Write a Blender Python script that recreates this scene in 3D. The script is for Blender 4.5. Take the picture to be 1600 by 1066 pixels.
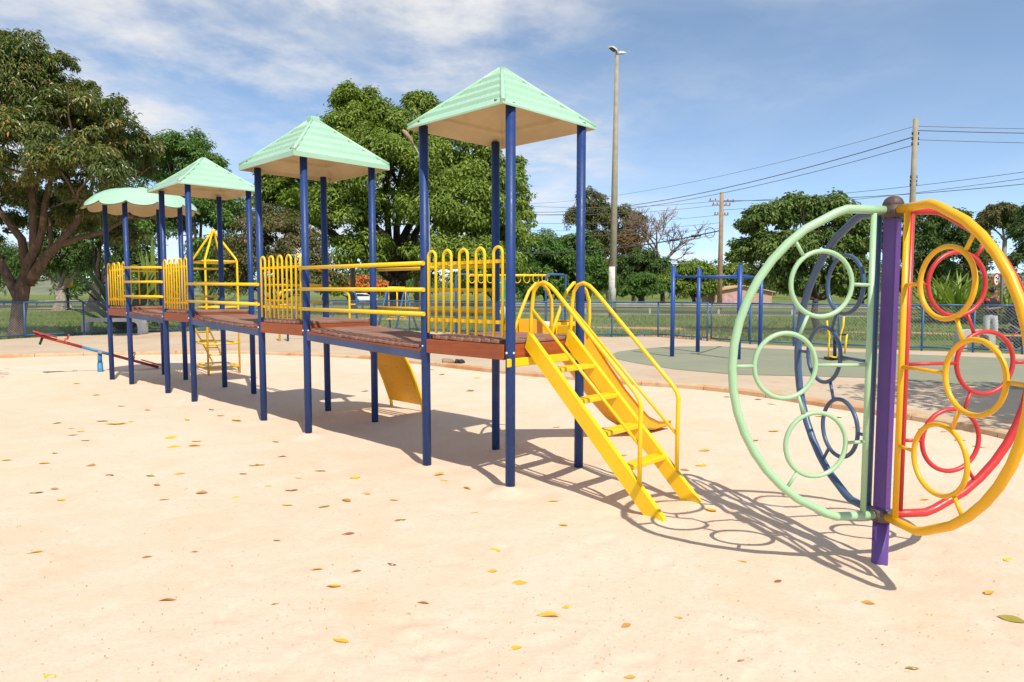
import bpy, bmesh, math, random
import numpy as np
from mathutils import Matrix, Vector

for o in list(bpy.data.objects):
    bpy.data.objects.remove(o, do_unlink=True)
SC = bpy.context.scene
COL = SC.collection
random.seed(7)
RNG = np.random.default_rng(7)

# ------------------------------------------------------------------ camera
FPX, PITCH, CAMH = 1067.0, math.atan(75 / 1067.0), 1.6
cd = bpy.data.cameras.new('camera')
cam = bpy.data.objects.new('camera', cd)
COL.objects.link(cam)
cam.location = (0, 0, CAMH)
cam.rotation_euler = (math.pi / 2 - PITCH, 0, 0)
cd.sensor_width = 36.0
cd.lens = 36.0 * FPX / 1600.0
cd.clip_start = 0.05
cd.clip_end = 6000
SC.camera = cam

# ------------------------------------------------------------------ sky and sun
SUN_EL = math.radians(52.2)
SDX, SDY = 0.40, -0.916
w = bpy.data.worlds.new('World')
SC.world = w
w.use_nodes = True
nt = w.node_tree
nt.nodes.clear()
wo = nt.nodes.new('ShaderNodeOutputWorld')
bg = nt.nodes.new('ShaderNodeBackground')
bg.inputs['Strength'].default_value = 0.15
sky = nt.nodes.new('ShaderNodeTexSky')
sky.sky_type = 'NISHITA'
sky.sun_disc = False
sky.sun_elevation = SUN_EL
sky.sun_rotation = math.atan2(SDX, SDY)
sky.altitude = 6000
sky.air_density = 1.0
sky.dust_density = 0.0
sky.ozone_density = 1.4
tc = nt.nodes.new('ShaderNodeTexCoord')
sep = nt.nodes.new('ShaderNodeSeparateXYZ')
nt.links.new(tc.outputs['Generated'], sep.inputs[0])


def wmath(op, a, b=None):
    n = nt.nodes.new('ShaderNodeMath')
    n.operation = op
    for i, v in enumerate((a, b)):
        if v is None:
            continue
        if isinstance(v, (int, float)):
            n.inputs[i].default_value = v
        else:
            nt.links.new(v, n.inputs[i])
    return n.outputs[0]


zz = wmath('MAXIMUM', wmath('ADD', sep.outputs[2], 0.12), 0.05)
cb = nt.nodes.new('ShaderNodeCombineXYZ')
nt.links.new(wmath('DIVIDE', sep.outputs[0], zz), cb.inputs[0])
nt.links.new(wmath('DIVIDE', sep.outputs[1], zz), cb.inputs[1])


def wnoise(scale, detail, off, rough=0.55, dist=0.0):
    m = nt.nodes.new('ShaderNodeMapping')
    m.inputs['Location'].default_value = off
    nt.links.new(cb.outputs[0], m.inputs[0])
    n = nt.nodes.new('ShaderNodeTexNoise')
    n.inputs['Scale'].default_value = scale
    n.inputs['Detail'].default_value = detail
    n.inputs['Roughness'].default_value = rough
    n.inputs['Distortion'].default_value = dist
    nt.links.new(m.outputs[0], n.inputs['Vector'])
    return n.outputs['Fac']


def wramp(v, lo, hi):
    r = nt.nodes.new('ShaderNodeMapRange')
    r.interpolation_type = 'SMOOTHSTEP'
    r.inputs['From Min'].default_value = lo
    r.inputs['From Max'].default_value = hi
    nt.links.new(v, r.inputs[0])
    return r.outputs[0]


puff = wramp(wnoise(2.4, 8, (2.0, 9.2, 0), 0.6), 0.40, 0.74)
cover = wramp(wmath('SUBTRACT', wnoise(0.42, 2, (11.2, 5.3, 0)), wmath('MULTIPLY', sep.outputs[0], 0.22)), 0.34, 0.60)
veil = wramp(wnoise(0.8, 6, (7.7, 2.2, 0), 0.62, 0.6), 0.34, 0.80)
cl = wmath('ADD', wmath('MULTIPLY', wmath('MULTIPLY', puff, cover), 0.70),
           wmath('MULTIPLY', veil, wmath('ADD', wmath('MULTIPLY', cover, 0.75), 0.14)))
cl = wmath('MINIMUM', wmath('ADD', cl, 0.03), 0.92)
mixw = nt.nodes.new('ShaderNodeMixRGB')
nt.links.new(cl, mixw.inputs[0])
tint = nt.nodes.new('ShaderNodeMixRGB')
tint.blend_type = 'MULTIPLY'
tint.inputs[0].default_value = 1.0
tint.inputs[2].default_value = (0.97, 1.07, 1.08, 1)          # hand-set tint on the sky light, making up for the gamma below
gam = nt.nodes.new('ShaderNodeGamma')
gam.inputs['Gamma'].default_value = 0.76
nt.links.new(sky.outputs[0], gam.inputs[0])
nt.links.new(gam.outputs[0], tint.inputs[1])
nt.links.new(tint.outputs[0], mixw.inputs[1])
mixw.inputs[2].default_value = (3.3, 3.25, 3.2, 1)
nt.links.new(mixw.outputs[0], bg.inputs[0])
nt.links.new(bg.outputs[0], wo.inputs[0])

sd = bpy.data.lights.new('sun', 'SUN')
sd.energy = 2.7
sd.angle = math.radians(0.53)
sd.color = (1.0, 0.94, 0.81)
sun = bpy.data.objects.new('sun', sd)
COL.objects.link(sun)
sv = Vector((SDX * math.cos(SUN_EL), SDY * math.cos(SUN_EL), math.sin(SUN_EL)))
sun.rotation_euler = sv.to_track_quat('Z', 'Y').to_euler()
sun.location = (20, -40, 60)

vs = SC.view_settings
vs.view_transform = 'Standard'
vs.look = 'None'
vs.gamma = 1.0
vs.use_curve_mapping = False
vs.exposure = 0.88
SC.render.resolution_x = 1024
SC.render.resolution_y = 682
SC.render.engine = 'CYCLES'
SC.cycles.max_bounces = 8
SC.cycles.diffuse_bounces = 4
SC.cycles.transparent_max_bounces = 8
SC.cycles.use_adaptive_sampling = True

# ------------------------------------------------------------------ measuring helpers (world metres)
CP, SP = math.cos(PITCH), math.sin(PITCH)


def ray(px, py):
    a = (px - 800) / FPX
    b = (533 - py) / FPX
    return np.array([a, CP + b * SP, -SP + b * CP])


def G(px, py, z=0.0):
    r = ray(px, py)
    return np.array([0, 0, CAMH]) + r * ((z - CAMH) / r[2])


def AT(px, py, Y):
    r = ray(px, py)
    return np.array([0, 0, CAMH]) + r * (Y / r[1])


def PX(n, Y):           # length of n photo pixels at depth Y
    return n * Y / FPX


ZP = 0.09               # pavement level
ZG = 0.06               # lawn level

# ------------------------------------------------------------------ noise on the ground
LAT = np.random.default_rng(3).random((256, 256))


def vnoise(x, y, s, k=0):
    x = np.asarray(x, float) / s + 17.3 * k + 500
    y = np.asarray(y, float) / s + 9.1 * k + 500
    i = np.floor(x).astype(int)
    j = np.floor(y).astype(int)
    fx = x - i
    fy = y - j
    fx = fx * fx * (3 - 2 * fx)
    fy = fy * fy * (3 - 2 * fy)
    a = LAT[i % 256, j % 256]
    b = LAT[(i + 1) % 256, j % 256]
    c = LAT[i % 256, (j + 1) % 256]
    d = LAT[(i + 1) % 256, (j + 1) % 256]
    return (a * (1 - fx) + b * fx) * (1 - fy) + (c * (1 - fx) + d * fx) * fy - 0.5


FOOT = []
fr = np.random.default_rng(11)
for _ in range(420):
    yy = 2.0 + 12 * fr.random() ** 1.3
    FOOT.append((fr.uniform(-0.95, 0.85) * yy, yy, fr.uniform(0, 6.28), fr.uniform(0.09, 0.16), fr.uniform(0.002, 0.008)))


MOUND = []
for (tx, ty, ta) in ((-0.091, 6.227, -44.0), (-2.385, 8.355, -44.0), (-4.74, 10.66, -44.6), (-6.65, 12.43, -44.0)):
    ca_, sa_ = math.cos(math.radians(ta)), math.sin(math.radians(ta))
    for s1_, t1_ in ((-1, -1), (1, -1), (1, 1), (-1, 1)):
        MOUND.append((tx + ca_ * 0.54 * s1_ - sa_ * 0.45 * t1_, ty + sa_ * 0.54 * s1_ + ca_ * 0.45 * t1_, fr.uniform(0.015, 0.04), fr.uniform(0.08, 0.13)))
MOUND += [(2.182, 3.953, 0.02, 0.12), (1.0, 4.80, 0.018, 0.10), (1.38, 5.12, 0.018, 0.10)]


def sandz(x, y):
    x = np.asarray(x, float)
    y = np.asarray(y, float)
    z = 0.040 * vnoise(x, y, 2.3, 1) + 0.012 * vnoise(x, y, 0.8, 2) + 0.007 * vnoise(x, y, 0.30, 3) + 0.0042 * vnoise(x, y, 0.11, 4) \
        + 0.0026 * vnoise(x, y, 0.045, 5)
    return z


def sandz_foot(x, y):
    z = sandz(x, y)
    for mx, my, mh, mr in MOUND:
        d2 = (x - mx) ** 2 + (y - my) ** 2
        z += mh * np.exp(-d2 / (mr * mr)) - 0.5 * mh * np.exp(-((np.sqrt(d2) - 2.4 * mr) / mr) ** 2)
    for fx, fy, a, l, d in FOOT:
        dx = x - fx
        dy = y - fy
        m = (np.abs(dx) < 0.5) & (np.abs(dy) < 0.5)
        if not m.any():
            continue
        uu = (dx[m] * math.cos(a) + dy[m] * math.sin(a)) / l
        vv = (-dx[m] * math.sin(a) + dy[m] * math.cos(a)) / (l * 0.42)
        r = np.sqrt(uu * uu + vv * vv)
        z[m] += d * (-np.exp(-(r ** 4)) + 0.6 * np.exp(-((r - 1.25) / 0.25) ** 2))
    return z


# ------------------------------------------------------------------ object helpers
WM = {}


def link(o, M=None, parent=None):
    COL.objects.link(o)
    M = M or Matrix.Identity(4)
    WM[o.name] = M.copy()
    if parent is not None:
        o.parent = parent
        o.matrix_parent_inverse = WM[parent.name].inverted()
    o.matrix_basis = M
    return o


def tag(o, label=None, cat=None, group=None, kind=None):
    for k, v in (('label', label), ('category', cat), ('group', group), ('kind', kind)):
        if v:
            o[k] = v
    return o


def thing(name, loc, label, cat, group=None):
    o = bpy.data.objects.new(name, None)
    o.empty_display_size = 0.2
    link(o, Matrix.Translation(Vector([float(q) for q in loc])))
    return tag(o, label, cat, group)


def obj(name, mesh, parent=None, M=None):
    return link(bpy.data.objects.new(name, mesh), M, parent)


def U(v):
    v = np.asarray(v, float)
    return v / np.linalg.norm(v)


class MB:
    """collects geometry of one mesh"""

    def __init__(s):
        s.v = []
        s.f = []
        s.sm = []
        s.mi = []
        s.pc = []

    def add(s, verts, faces, smooth=False, mi=0):
        o = len(s.v)
        s.pc.append((o, len(s.f)))
        s.v += [tuple(float(c) for c in q) for q in verts]
        for i, f in enumerate(faces):
            s.f.append([q + o for q in f])
            s.sm.append(smooth if isinstance(smooth, bool) else smooth[i])
            s.mi.append(mi)
        return s

    def tube(s, pts, r, seg=10, cap=True, mi=0, closed=False, flat=1.0):
        P = [np.asarray(p, float) for p in pts]
        n = len(P)
        R = [r] * n if isinstance(r, (int, float)) else list(r)
        T = []
        for i in range(n):
            if closed:
                t = P[(i + 1) % n] - P[i - 1]
            else:
                t = P[min(i + 1, n - 1)] - P[max(i - 1, 0)]
            T.append(U(t))
        a = np.array([0, 0, 1.0]) if abs(T[0][2]) < 0.9 else np.array([1.0, 0, 0])
        nx = U(np.cross(a, T[0]))
        V = []
        F = []
        for i in range(n):
            if i:
                nx = nx - T[i] * (nx @ T[i])
                nx = U(nx)
            ny = np.cross(T[i], nx)
            # mitre correction
            k = 1.0
            if 0 < i < n - 1 and not closed:
                c = U(P[i + 1] - P[i]) @ U(P[i] - P[i - 1])
                k = min(1.3, 1 / math.sqrt(max(0.2, (1 + c) / 2)))
            for j in range(seg):
                q = 2 * math.pi * j / seg
                V.append(P[i] + R[i] * k * (math.cos(q) * nx + flat * math.sin(q) * ny))
        m = n if closed else n - 1
        for i in range(m):
            for j in range(seg):
                i2 = (i + 1) % n
                F.append([i * seg + j, i * seg + (j + 1) % seg, i2 * seg + (j + 1) % seg, i2 * seg + j])
        sm = [True] * len(F)
        if cap and not closed:
            F.append(list(range(seg))[::-1])
            F.append([(n - 1) * seg + j for j in range(seg)])
            sm += [False, False]
        return s.add(V, F, sm, mi)

    def box(s, c, ax, ay, az, bev=0.0, mi=0):
        """centre and three half-axis vectors"""
        c, ax, ay, az = [np.asarray(q, float) for q in (c, ax, ay, az)]
        if bev <= 0:
            V = [c + i * ax + j * ay + k * az for k in (-1, 1) for j in (-1, 1) for i in (-1, 1)]
            F = [[0, 2, 3, 1], [4, 5, 7, 6], [0, 1, 5, 4], [2, 6, 7, 3], [0, 4, 6, 2], [1, 3, 7, 5]]
            return s.add(V, F, False, mi)
        la, lb, lc = [np.linalg.norm(q) for q in (ax, ay, az)]
        ua, ub, uc = ax / la, ay / lb, az / lc
        b = min(bev, la * 0.9, lb * 0.9, lc * 0.9)
        V = []
        idx = {}
        for k in (-1, 1):
            for j in (-1, 1):
                for i in (-1, 1):
                    for w_ in range(3):
                        L = [la - b, lb - b, lc - b]
                        L[w_] += b
                        idx[(i, j, k, w_)] = len(V)
                        V.append(c + i * L[0] * ua + j * L[1] * ub + k * L[2] * uc)
        F = []
        for sg in (-1, 1):
            F.append([idx[(sg, j, k, 0)] for j, k in ((-1, -1), (1, -1), (1, 1), (-1, 1))][::sg])
            F.append([idx[(i, sg, k, 1)] for i, k in ((-1, -1), (-1, 1), (1, 1), (1, -1))][::sg])
            F.append([idx[(i, j, sg, 2)] for i, j in ((-1, -1), (1, -1), (1, 1), (-1, 1))][::sg])
        for a in (-1, 1):
            for b_ in (-1, 1):
                F.append([idx[(a, b_, -1, 0)], idx[(a, b_, 1, 0)], idx[(a, b_, 1, 1)], idx[(a, b_, -1, 1)]])
                F.append([idx[(a, -1, b_, 0)], idx[(a, -1, b_, 2)], idx[(a, 1, b_, 2)], idx[(a, 1, b_, 0)]])
                F.append([idx[(-1, a, b_, 1)], idx[(1, a, b_, 1)], idx[(1, a, b_, 2)], idx[(-1, a, b_, 2)]])
                for k in (-1, 1):
                    F.append([idx[(a, b_, k, 0)], idx[(a, b_, k, 1)], idx[(a, b_, k, 2)]])
        s.add(V, F, False, mi)
        return s

    def beam(s, a, b, wdt, hgt, up=(0, 0, 1), bev=0.0, mi=0):
        """rectangular bar from a to b"""
        a = np.asarray(a, float)
        b = np.asarray(b, float)
        t = U(b - a)
        sd_ = U(np.cross(t, up))
        u_ = np.cross(sd_, t)
        return s.box((a + b) / 2, (b - a) / 2, sd_ * wdt / 2, u_ * hgt / 2, bev, mi)

    def lathe(s, o, prof, seg=16, mi=0, smooth=True, axis=(0, 0, 1)):
        az = U(axis)
        a = np.array([1.0, 0, 0]) if abs(az[0]) < 0.9 else np.array([0, 1.0, 0])
        ax = U(np.cross(a, az))
        ay = np.cross(az, ax)
        o = np.asarray(o, float)
        V = []
        F = []
        for r, z in prof:
            for j in range(seg):
                q = 2 * math.pi * j / seg
                V.append(o + r * (math.cos(q) * ax + math.sin(q) * ay) + z * az)
        for i in range(len(prof) - 1):
            for j in range(seg):
                F.append([i * seg + j, i * seg + (j + 1) % seg, (i + 1) * seg + (j + 1) % seg, (i + 1) * seg + j])
        return s.add(V, F, smooth, mi)

    def mesh(s, name, mats):
        m = bpy.data.meshes.new(name)
        m.from_pydata(s.v, [], s.f)
        m.polygons.foreach_set('use_smooth', s.sm)
        if not isinstance(mats, (list, tuple)):
            mats = [mats]
        for q in mats:
            m.materials.append(q)
        if len(mats) > 1:
            m.polygons.foreach_set('material_index', s.mi)
        bm = bmesh.new()
        bm.from_mesh(m)
        bmesh.ops.recalc_face_normals(bm, faces=bm.faces)
        bm.to_mesh(m)
        bm.free()
        m.update()
        return m

    def each(s, name, mats, parent=None):
        """every added shape as an object of its own"""
        out = []
        for i, (v0, f0) in enumerate(s.pc):
            v1, f1 = s.pc[i + 1] if i + 1 < len(s.pc) else (len(s.v), len(s.f))
            q = MB()
            q.v = s.v[v0:v1]
            q.f = [[k - v0 for k in f] for f in s.f[f0:f1]]
            q.sm = s.sm[f0:f1]
            q.mi = s.mi[f0:f1]
            out.append(q.build(name, mats, parent))
        return out

    def build(s, name, mats, parent=None, M=None):
        return obj(name, s.mesh(name, mats), parent, M)


def fastmesh(name, V, F4, mats, smooth=False, rnd=None, tri=False):
    """numpy mesh of quads (or triangles)"""
    k = 3 if tri else 4
    m = bpy.data.meshes.new(name)
    V = np.asarray(V, np.float32)
    F4 = np.asarray(F4, np.int32)
    m.vertices.add(len(V))
    m.vertices.foreach_set('co', V.ravel())
    m.loops.add(F4.size)
    m.loops.foreach_set('vertex_index', F4.ravel())
    m.polygons.add(len(F4))
    m.polygons.foreach_set('loop_start', np.arange(len(F4), dtype=np.int32) * k)
    m.polygons.foreach_set('loop_total', np.full(len(F4), k, np.int32))
    m.polygons.foreach_set('use_smooth', np.full(len(F4), smooth))
    for q in (mats if isinstance(mats, (list, tuple)) else [mats]):
        m.materials.append(q)
    if rnd is not None:
        a = m.attributes.new('rnd', 'FLOAT', 'FACE')
        a.data.foreach_set('value', np.asarray(rnd, np.float32))
    m.update()
    m.validate()
    return m


# ------------------------------------------------------------------ materials
def nodes(name):
    m = bpy.data.materials.new(name)
    m.use_nodes = True
    t = m.node_tree
    b = t.nodes['Principled BSDF']
    return m, t, b


def n_noise(t, vec, scale, detail=4, rough=0.55, dist=0.0):
    n = t.nodes.new('ShaderNodeTexNoise')
    n.inputs['Scale'].default_value = scale
    n.inputs['Detail'].default_value = detail
    n.inputs['Roughness'].default_value = rough
    n.inputs['Distortion'].default_value = dist
    if vec is not None:
        t.links.new(vec, n.inputs['Vector'])
    return n.outputs['Fac']


def n_range(t, v, a, b, lo=0.0, hi=1.0):
    r = t.nodes.new('ShaderNodeMapRange')
    r.inputs[1].default_value = a
    r.inputs[2].default_value = b
    r.inputs[3].default_value = lo
    r.inputs[4].default_value = hi
    t.links.new(v, r.inputs[0])
    return r.outputs[0]


def n_mix(t, fac, c1, c2, mode='MIX'):
    n = t.nodes.new('ShaderNodeMixRGB')
    n.blend_type = mode
    for i, v in ((0, fac), (1, c1), (2, c2)):
        if isinstance(v, (int, float)):
            n.inputs[i].default_value = v
        elif isinstance(v, (tuple, list)):
            n.inputs[i].default_value = (v[0], v[1], v[2], 1)
        else:
            t.links.new(v, n.inputs[i])
    return n.outputs[0]


def n_mul(t, a, b, op='MULTIPLY'):
    n = t.nodes.new('ShaderNodeMath')
    n.operation = op
    for i, v in enumerate((a, b)):
        if isinstance(v, (int, float)):
            n.inputs[i].default_value = v
        else:
            t.links.new(v, n.inputs[i])
    return n.outputs[0]


def n_bump(t, b, h, strength, dist):
    n = t.nodes.new('ShaderNodeBump')
    n.inputs['Strength'].default_value = strength
    n.inputs['Distance'].default_value = dist
    t.links.new(h, n.inputs['Height'])
    t.links.new(n.outputs[0], b.inputs['Normal'])


def n_obj(t, sx=1, sy=1, sz=1):
    c = t.nodes.new('ShaderNodeTexCoord')
    if (sx, sy, sz) == (1, 1, 1):
        return c.outputs['Object']
    m = t.nodes.new('ShaderNodeMapping')
    m.inputs['Scale'].default_value = (sx, sy, sz)
    t.links.new(c.outputs['Object'], m.inputs[0])
    return m.outputs[0]


def paint(name, col, rough=0.38, var=0.18, wear=None, wamt=0.64, wscale=14, spec=0.5, bump=0.25, fade=None):
    m, t, b = nodes(name)
    v = n_obj(t)
    big = n_noise(t, v, 2.2, 5)
    fine = n_noise(t, v, 22, 4, 0.6)
    dark = tuple(c * (1 - var) for c in col)
    lite = tuple(min(1, c * (1 + var * 0.8)) for c in col)
    c = n_mix(t, n_range(t, big, 0.3, 0.7), dark, lite)
    if fade:
        c = n_mix(t, n_range(t, n_noise(t, v, 5.5, 6, 0.7), 0.50, 0.78, 0, 0.55), c, fade)
    if wear:
        msk = n_range(t, n_noise(t, v, wscale, 8, 0.72, 0.3), wamt, wamt + 0.03)
        c = n_mix(t, msk, c, wear)
    t.links.new(c, b.inputs['Base Color'])
    t.links.new(n_range(t, fine, 0.3, 0.7, rough - 0.08, rough + 0.14), b.inputs['Roughness'])
    b.inputs['Specular IOR Level'].default_value = spec
    if bump:
        n_bump(t, b, n_noise(t, v, 90, 3), bump, 0.0015)
    return m


M_BLUE = paint('blue_paint', (0.015, 0.046, 0.178), 0.42, 0.16, (0.20, 0.23, 0.33), 0.665, 26, spec=0.35, fade=(0.034, 0.064, 0.185))
M_BLUE2 = paint('bright_blue_paint', (0.02, 0.075, 0.34), 0.4, 0.12)
M_FENCEBLUE = paint('fence_blue_paint', (0.032, 0.105, 0.26), 0.45, 0.15)
M_BEAM = paint('dull_blue_steel', (0.055, 0.075, 0.17), 0.5, 0.25, (0.20, 0.17, 0.16), 0.66, 18)
M_MINT = paint('mint_fibreglass', (0.375, 0.60, 0.435), 0.28, 0.05, None, bump=0.0)
M_UNDER = paint('fibreglass_underside', (0.55, 0.45, 0.28), 0.7, 0.12, None, fade=(0.52, 0.34, 0.16))
M_YEL = paint('yellow_paint', (0.90, 0.56, 0.008), 0.33, 0.08, (0.50, 0.25, 0.04), 0.68, 24, fade=(0.90, 0.60, 0.02))
M_YELG = paint('amber_paint', (0.83, 0.42, 0.008), 0.30, 0.10, (0.16, 0.06, 0.02), 0.72, 20)
M_ORG = paint('orange_yellow_paint', (0.82, 0.38, 0.006), 0.32, 0.10, (0.35, 0.17, 0.04), 0.70, 8)
M_GRN = paint('pale_green_paint', (0.36, 0.56, 0.34), 0.34, 0.08, (0.10, 0.10, 0.07), 0.735, 22)
M_RED = paint('red_paint', (0.56, 0.035, 0.035), 0.34, 0.12, (0.62, 0.30, 0.28), 0.70, 30)
M_STEEL = paint('steel_blue_paint', (0.055, 0.105, 0.20), 0.32, 0.15, (0.12, 0.08, 0.07), 0.66, 16)
M_PURP = paint('purple_paint', (0.10, 0.045, 0.235), 0.42, 0.15, (0.55, 0.48, 0.60), 0.695, 30)
M_RUST = paint('rusty_iron', (0.13, 0.09, 0.075), 0.55, 0.35, (0.05, 0.03, 0.025), 0.56, 25)
M_BOLT = paint('zinc_bolt', (0.6, 0.6, 0.58), 0.35, 0.1)
M_SEERED = paint('seesaw_red', (0.42, 0.045, 0.03), 0.5, 0.2)
M_SEEBLUE = paint('seesaw_blue', (0.05, 0.22, 0.45), 0.45, 0.15)
M_DARK = paint('black_plastic', (0.02, 0.02, 0.022), 0.5, 0.2)
M_CONC = paint('concrete', (0.48, 0.46, 0.42), 0.85, 0.22, (0.30, 0.26, 0.21), 0.60, 6)
M_POLE = paint('pole_concrete', (0.33, 0.285, 0.22), 0.85, 0.18, (0.27, 0.23, 0.18), 0.6, 4)
M_WOODPOLE = paint('pole_timber', (0.36, 0.24, 0.15), 0.85, 0.25)
M_GALV = paint('galvanised_steel', (0.36, 0.34, 0.30), 0.5, 0.2)
M_WIRE = paint('chain_wire', (0.22, 0.26, 0.30), 0.5, 0.1, bump=0)
M_CABLE = paint('cable_black', (0.045, 0.04, 0.04), 0.6, 0.1, bump=0)
M_CABLE2 = paint('cable_bare', (0.16, 0.14, 0.13), 0.6, 0.1, bump=0)
M_CANVAS = paint('dark_fabric', (0.03, 0.03, 0.04), 0.8, 0.3)


def wood(name, c1, c2, grey, rough=0.7, axis='x', gamt=0.5):
    m, t, b = nodes(name)
    sc = {'x': (1.5, 26, 26), 'y': (26, 1.5, 26), 'z': (26, 26, 1.5)}[axis]
    v = n_obj(t, *sc)
    oi = t.nodes.new('ShaderNodeObjectInfo')
    va = t.nodes.new('ShaderNodeVectorMath')
    va.operation = 'ADD'
    cx = t.nodes.new('ShaderNodeCombineXYZ')
    for i in range(3):
        t.links.new(n_mul(t, oi.outputs['Random'], 37.0 + 11 * i), cx.inputs[i])
    t.links.new(v, va.inputs[0])
    t.links.new(cx.outputs[0], va.inputs[1])
    g = n_noise(t, va.outputs[0], 1.6, 6, 0.65, 0.6)
    c = n_mix(t, n_range(t, g, 0.3, 0.7), c1, c2)
    c = n_mix(t, n_range(t, oi.outputs['Random'], 0, 1, 0.0, 0.45), c, tuple(q * 0.6 for q in c1))
    c = n_mix(t, n_range(t, n_noise(t, n_obj(t), 4.0, 6, 0.7), 0.42, 0.66, 0, gamt), c, grey)
    t.links.new(c, b.inputs['Base Color'])
    b.inputs['Roughness'].default_value = rough
    n_bump(t, b, g, 0.5, 0.004)
    return m


M_FASC = wood('stained_board', (0.30, 0.060, 0.012), (0.44, 0.105, 0.022), (0.20, 0.055, 0.022), 0.5, 'x', 0.5)
M_PLANK = wood('worn_plank', (0.20, 0.075, 0.045), (0.31, 0.14, 0.095), (0.30, 0.19, 0.15), 0.75, 'y', 0.75)


def sand_mat():
    m, t, b = nodes('sand')
    v = n_obj(t)
    big = n_noise(t, v, 0.35, 4, 0.55)
    mid = n_noise(t, v, 2.1, 6, 0.65, 0.4)
    fine = n_noise(t, v, 38, 6, 0.75)
    grain = n_noise(t, v, 330, 3, 0.7)
    c = n_mix(t, n_range(t, big, 0.35, 0.65), (0.735, 0.555, 0.405), (0.775, 0.615, 0.485))
    c = n_mix(t, n_range(t, mid, 0.42, 0.72, 0, 0.6), c, (0.79, 0.67, 0.57))
    c = n_mix(t, n_range(t, n_noise(t, v, 0.9, 5, 0.7, 0.8), 0.54, 0.74, 0, 0.4), c, (0.74, 0.47, 0.28))
    c = n_mix(t, n_range(t, fine, 0.3, 0.7, 0.0, 0.30), c, (0.50, 0.36, 0.24))
    c = n_mix(t, n_range(t, grain, 0.62, 0.74, 0, 0.35), c, (0.40, 0.27, 0.17))
    c = n_mix(t, n_range(t, grain, 0.36, 0.27, 0, 0.4), c, (0.78, 0.68, 0.55))
    # dark specks: bits of bark and soil
    vo = t.nodes.new('ShaderNodeTexVoronoi')
    vo.inputs['Scale'].default_value = 7.5
    t.links.new(v, vo.inputs['Vector'])
    sz = t.nodes.new('ShaderNodeSeparateColor')
    t.links.new(vo.outputs['Color'], sz.inputs[0])
    sp = n_mul(t, n_range(t, vo.outputs['Distance'], 0.040, 0.022), n_range(t, sz.outputs[0], 0.55, 0.57))
    c = n_mix(t, n_mul(t, sp, 0.8), c, (0.13, 0.06, 0.03))
    t.links.new(c, b.inputs['Base Color'])
    b.inputs['Roughness'].default_value = 0.95
    b.inputs['Specular IOR Level'].default_value = 0.15
    h = n_mul(t, n_mul(t, fine, 0.6), n_mul(t, grain, 0.35), 'ADD')
    h = n_mul(t, h, n_mul(t, n_noise(t, v, 9, 5, 0.6), 1.2), 'ADD')
    n_bump(t, b, h, 0.5, 0.02)
    return m


M_SAND = sand_mat()


def ground_mat(name, cols, scales, bump=0.5, bscale=60, rough=0.95, bd=0.02):
    """cols: base then (colour, scale, lo, hi, amount) layers"""
    m, t, b = nodes(name)
    v = n_obj(t)
    c = cols
    out = None
    for L in scales:
        col, sc, lo, hi, am = L
        f = n_range(t, n_noise(t, v, sc, 6, 0.65, 0.3), lo, hi, 0, am)
        out = n_mix(t, f, out if out is not None else c, col)
    t.links.new(out, b.inputs['Base Color'])
    b.inputs['Roughness'].default_value = rough
    b.inputs['Specular IOR Level'].default_value = 0.2
    n_bump(t, b, n_noise(t, v, bscale, 5, 0.7), bump, bd)
    return m


M_PAVE = ground_mat('pavement', (0.52, 0.40, 0.29), [((0.58, 0.46, 0.34), 0.5, 0.4, 0.6, 0.8), ((0.52, 0.27, 0.12), 0.35, 0.56, 0.68, 0.75),
                                                     ((0.42, 0.31, 0.22), 5, 0.5, 0.75, 0.5), ((0.34, 0.24, 0.17), 60, 0.6, 0.75, 0.5)], 0.2, 40)
M_COURT = ground_mat('court_rubber', (0.25, 0.265, 0.195), [((0.29, 0.285, 0.195), 0.8, 0.4, 0.6, 0.8), ((0.40, 0.36, 0.27), 1.4, 0.60, 0.72, 0.6),
                                                             ((0.17, 0.20, 0.14), 30, 0.55, 0.75, 0.5)], 0.3, 120)
M_KERB = ground_mat('kerb_stain', (0.60, 0.42, 0.27), [((0.55, 0.26, 0.11), 0.5, 0.48, 0.60, 0.8), ((0.36, 0.18, 0.09), 6, 0.5, 0.7, 0.6),
                                                         ((0.2, 0.12, 0.07), 40, 0.62, 0.75, 0.6)], 0.4, 50)
M_LAWN = ground_mat('lawn', (0.13, 0.18, 0.035), [((0.20, 0.23, 0.055), 0.30, 0.4, 0.62, 0.8), ((0.06, 0.10, 0.022), 1.7, 0.5, 0.7, 0.7),
                                                    ((0.38, 0.19, 0.08), 0.42, 0.60, 0.68, 0.75), ((0.22, 0.24, 0.08), 14, 0.5, 0.75, 0.6)], 0.9, 30, bd=0.05)
M_DIRT = ground_mat('red_dirt', (0.46, 0.22, 0.10), [((0.55, 0.32, 0.17), 1.2, 0.4, 0.65, 0.8), ((0.17, 0.18, 0.06), 0.9, 0.58, 0.68, 0.7)], 0.6, 20)
M_VERGE = ground_mat('sandy_verge', (0.45, 0.36, 0.27), [((0.2, 0.2, 0.09), 1.5, 0.5, 0.65, 0.7)], 0.5, 15)
M_ROAD = ground_mat('asphalt', (0.055, 0.054, 0.052), [((0.09, 0.088, 0.084), 0.4, 0.4, 0.65, 0.7)], 0.2, 80, 0.85)
M_HILL = ground_mat('far_hill', (0.20, 0.21, 0.14), [((0.10, 0.13, 0.07), 0.02, 0.45, 0.6, 0.8), ((0.30, 0.27, 0.19), 0.05, 0.5, 0.7, 0.6)], 0.1, 0.5)


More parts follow.
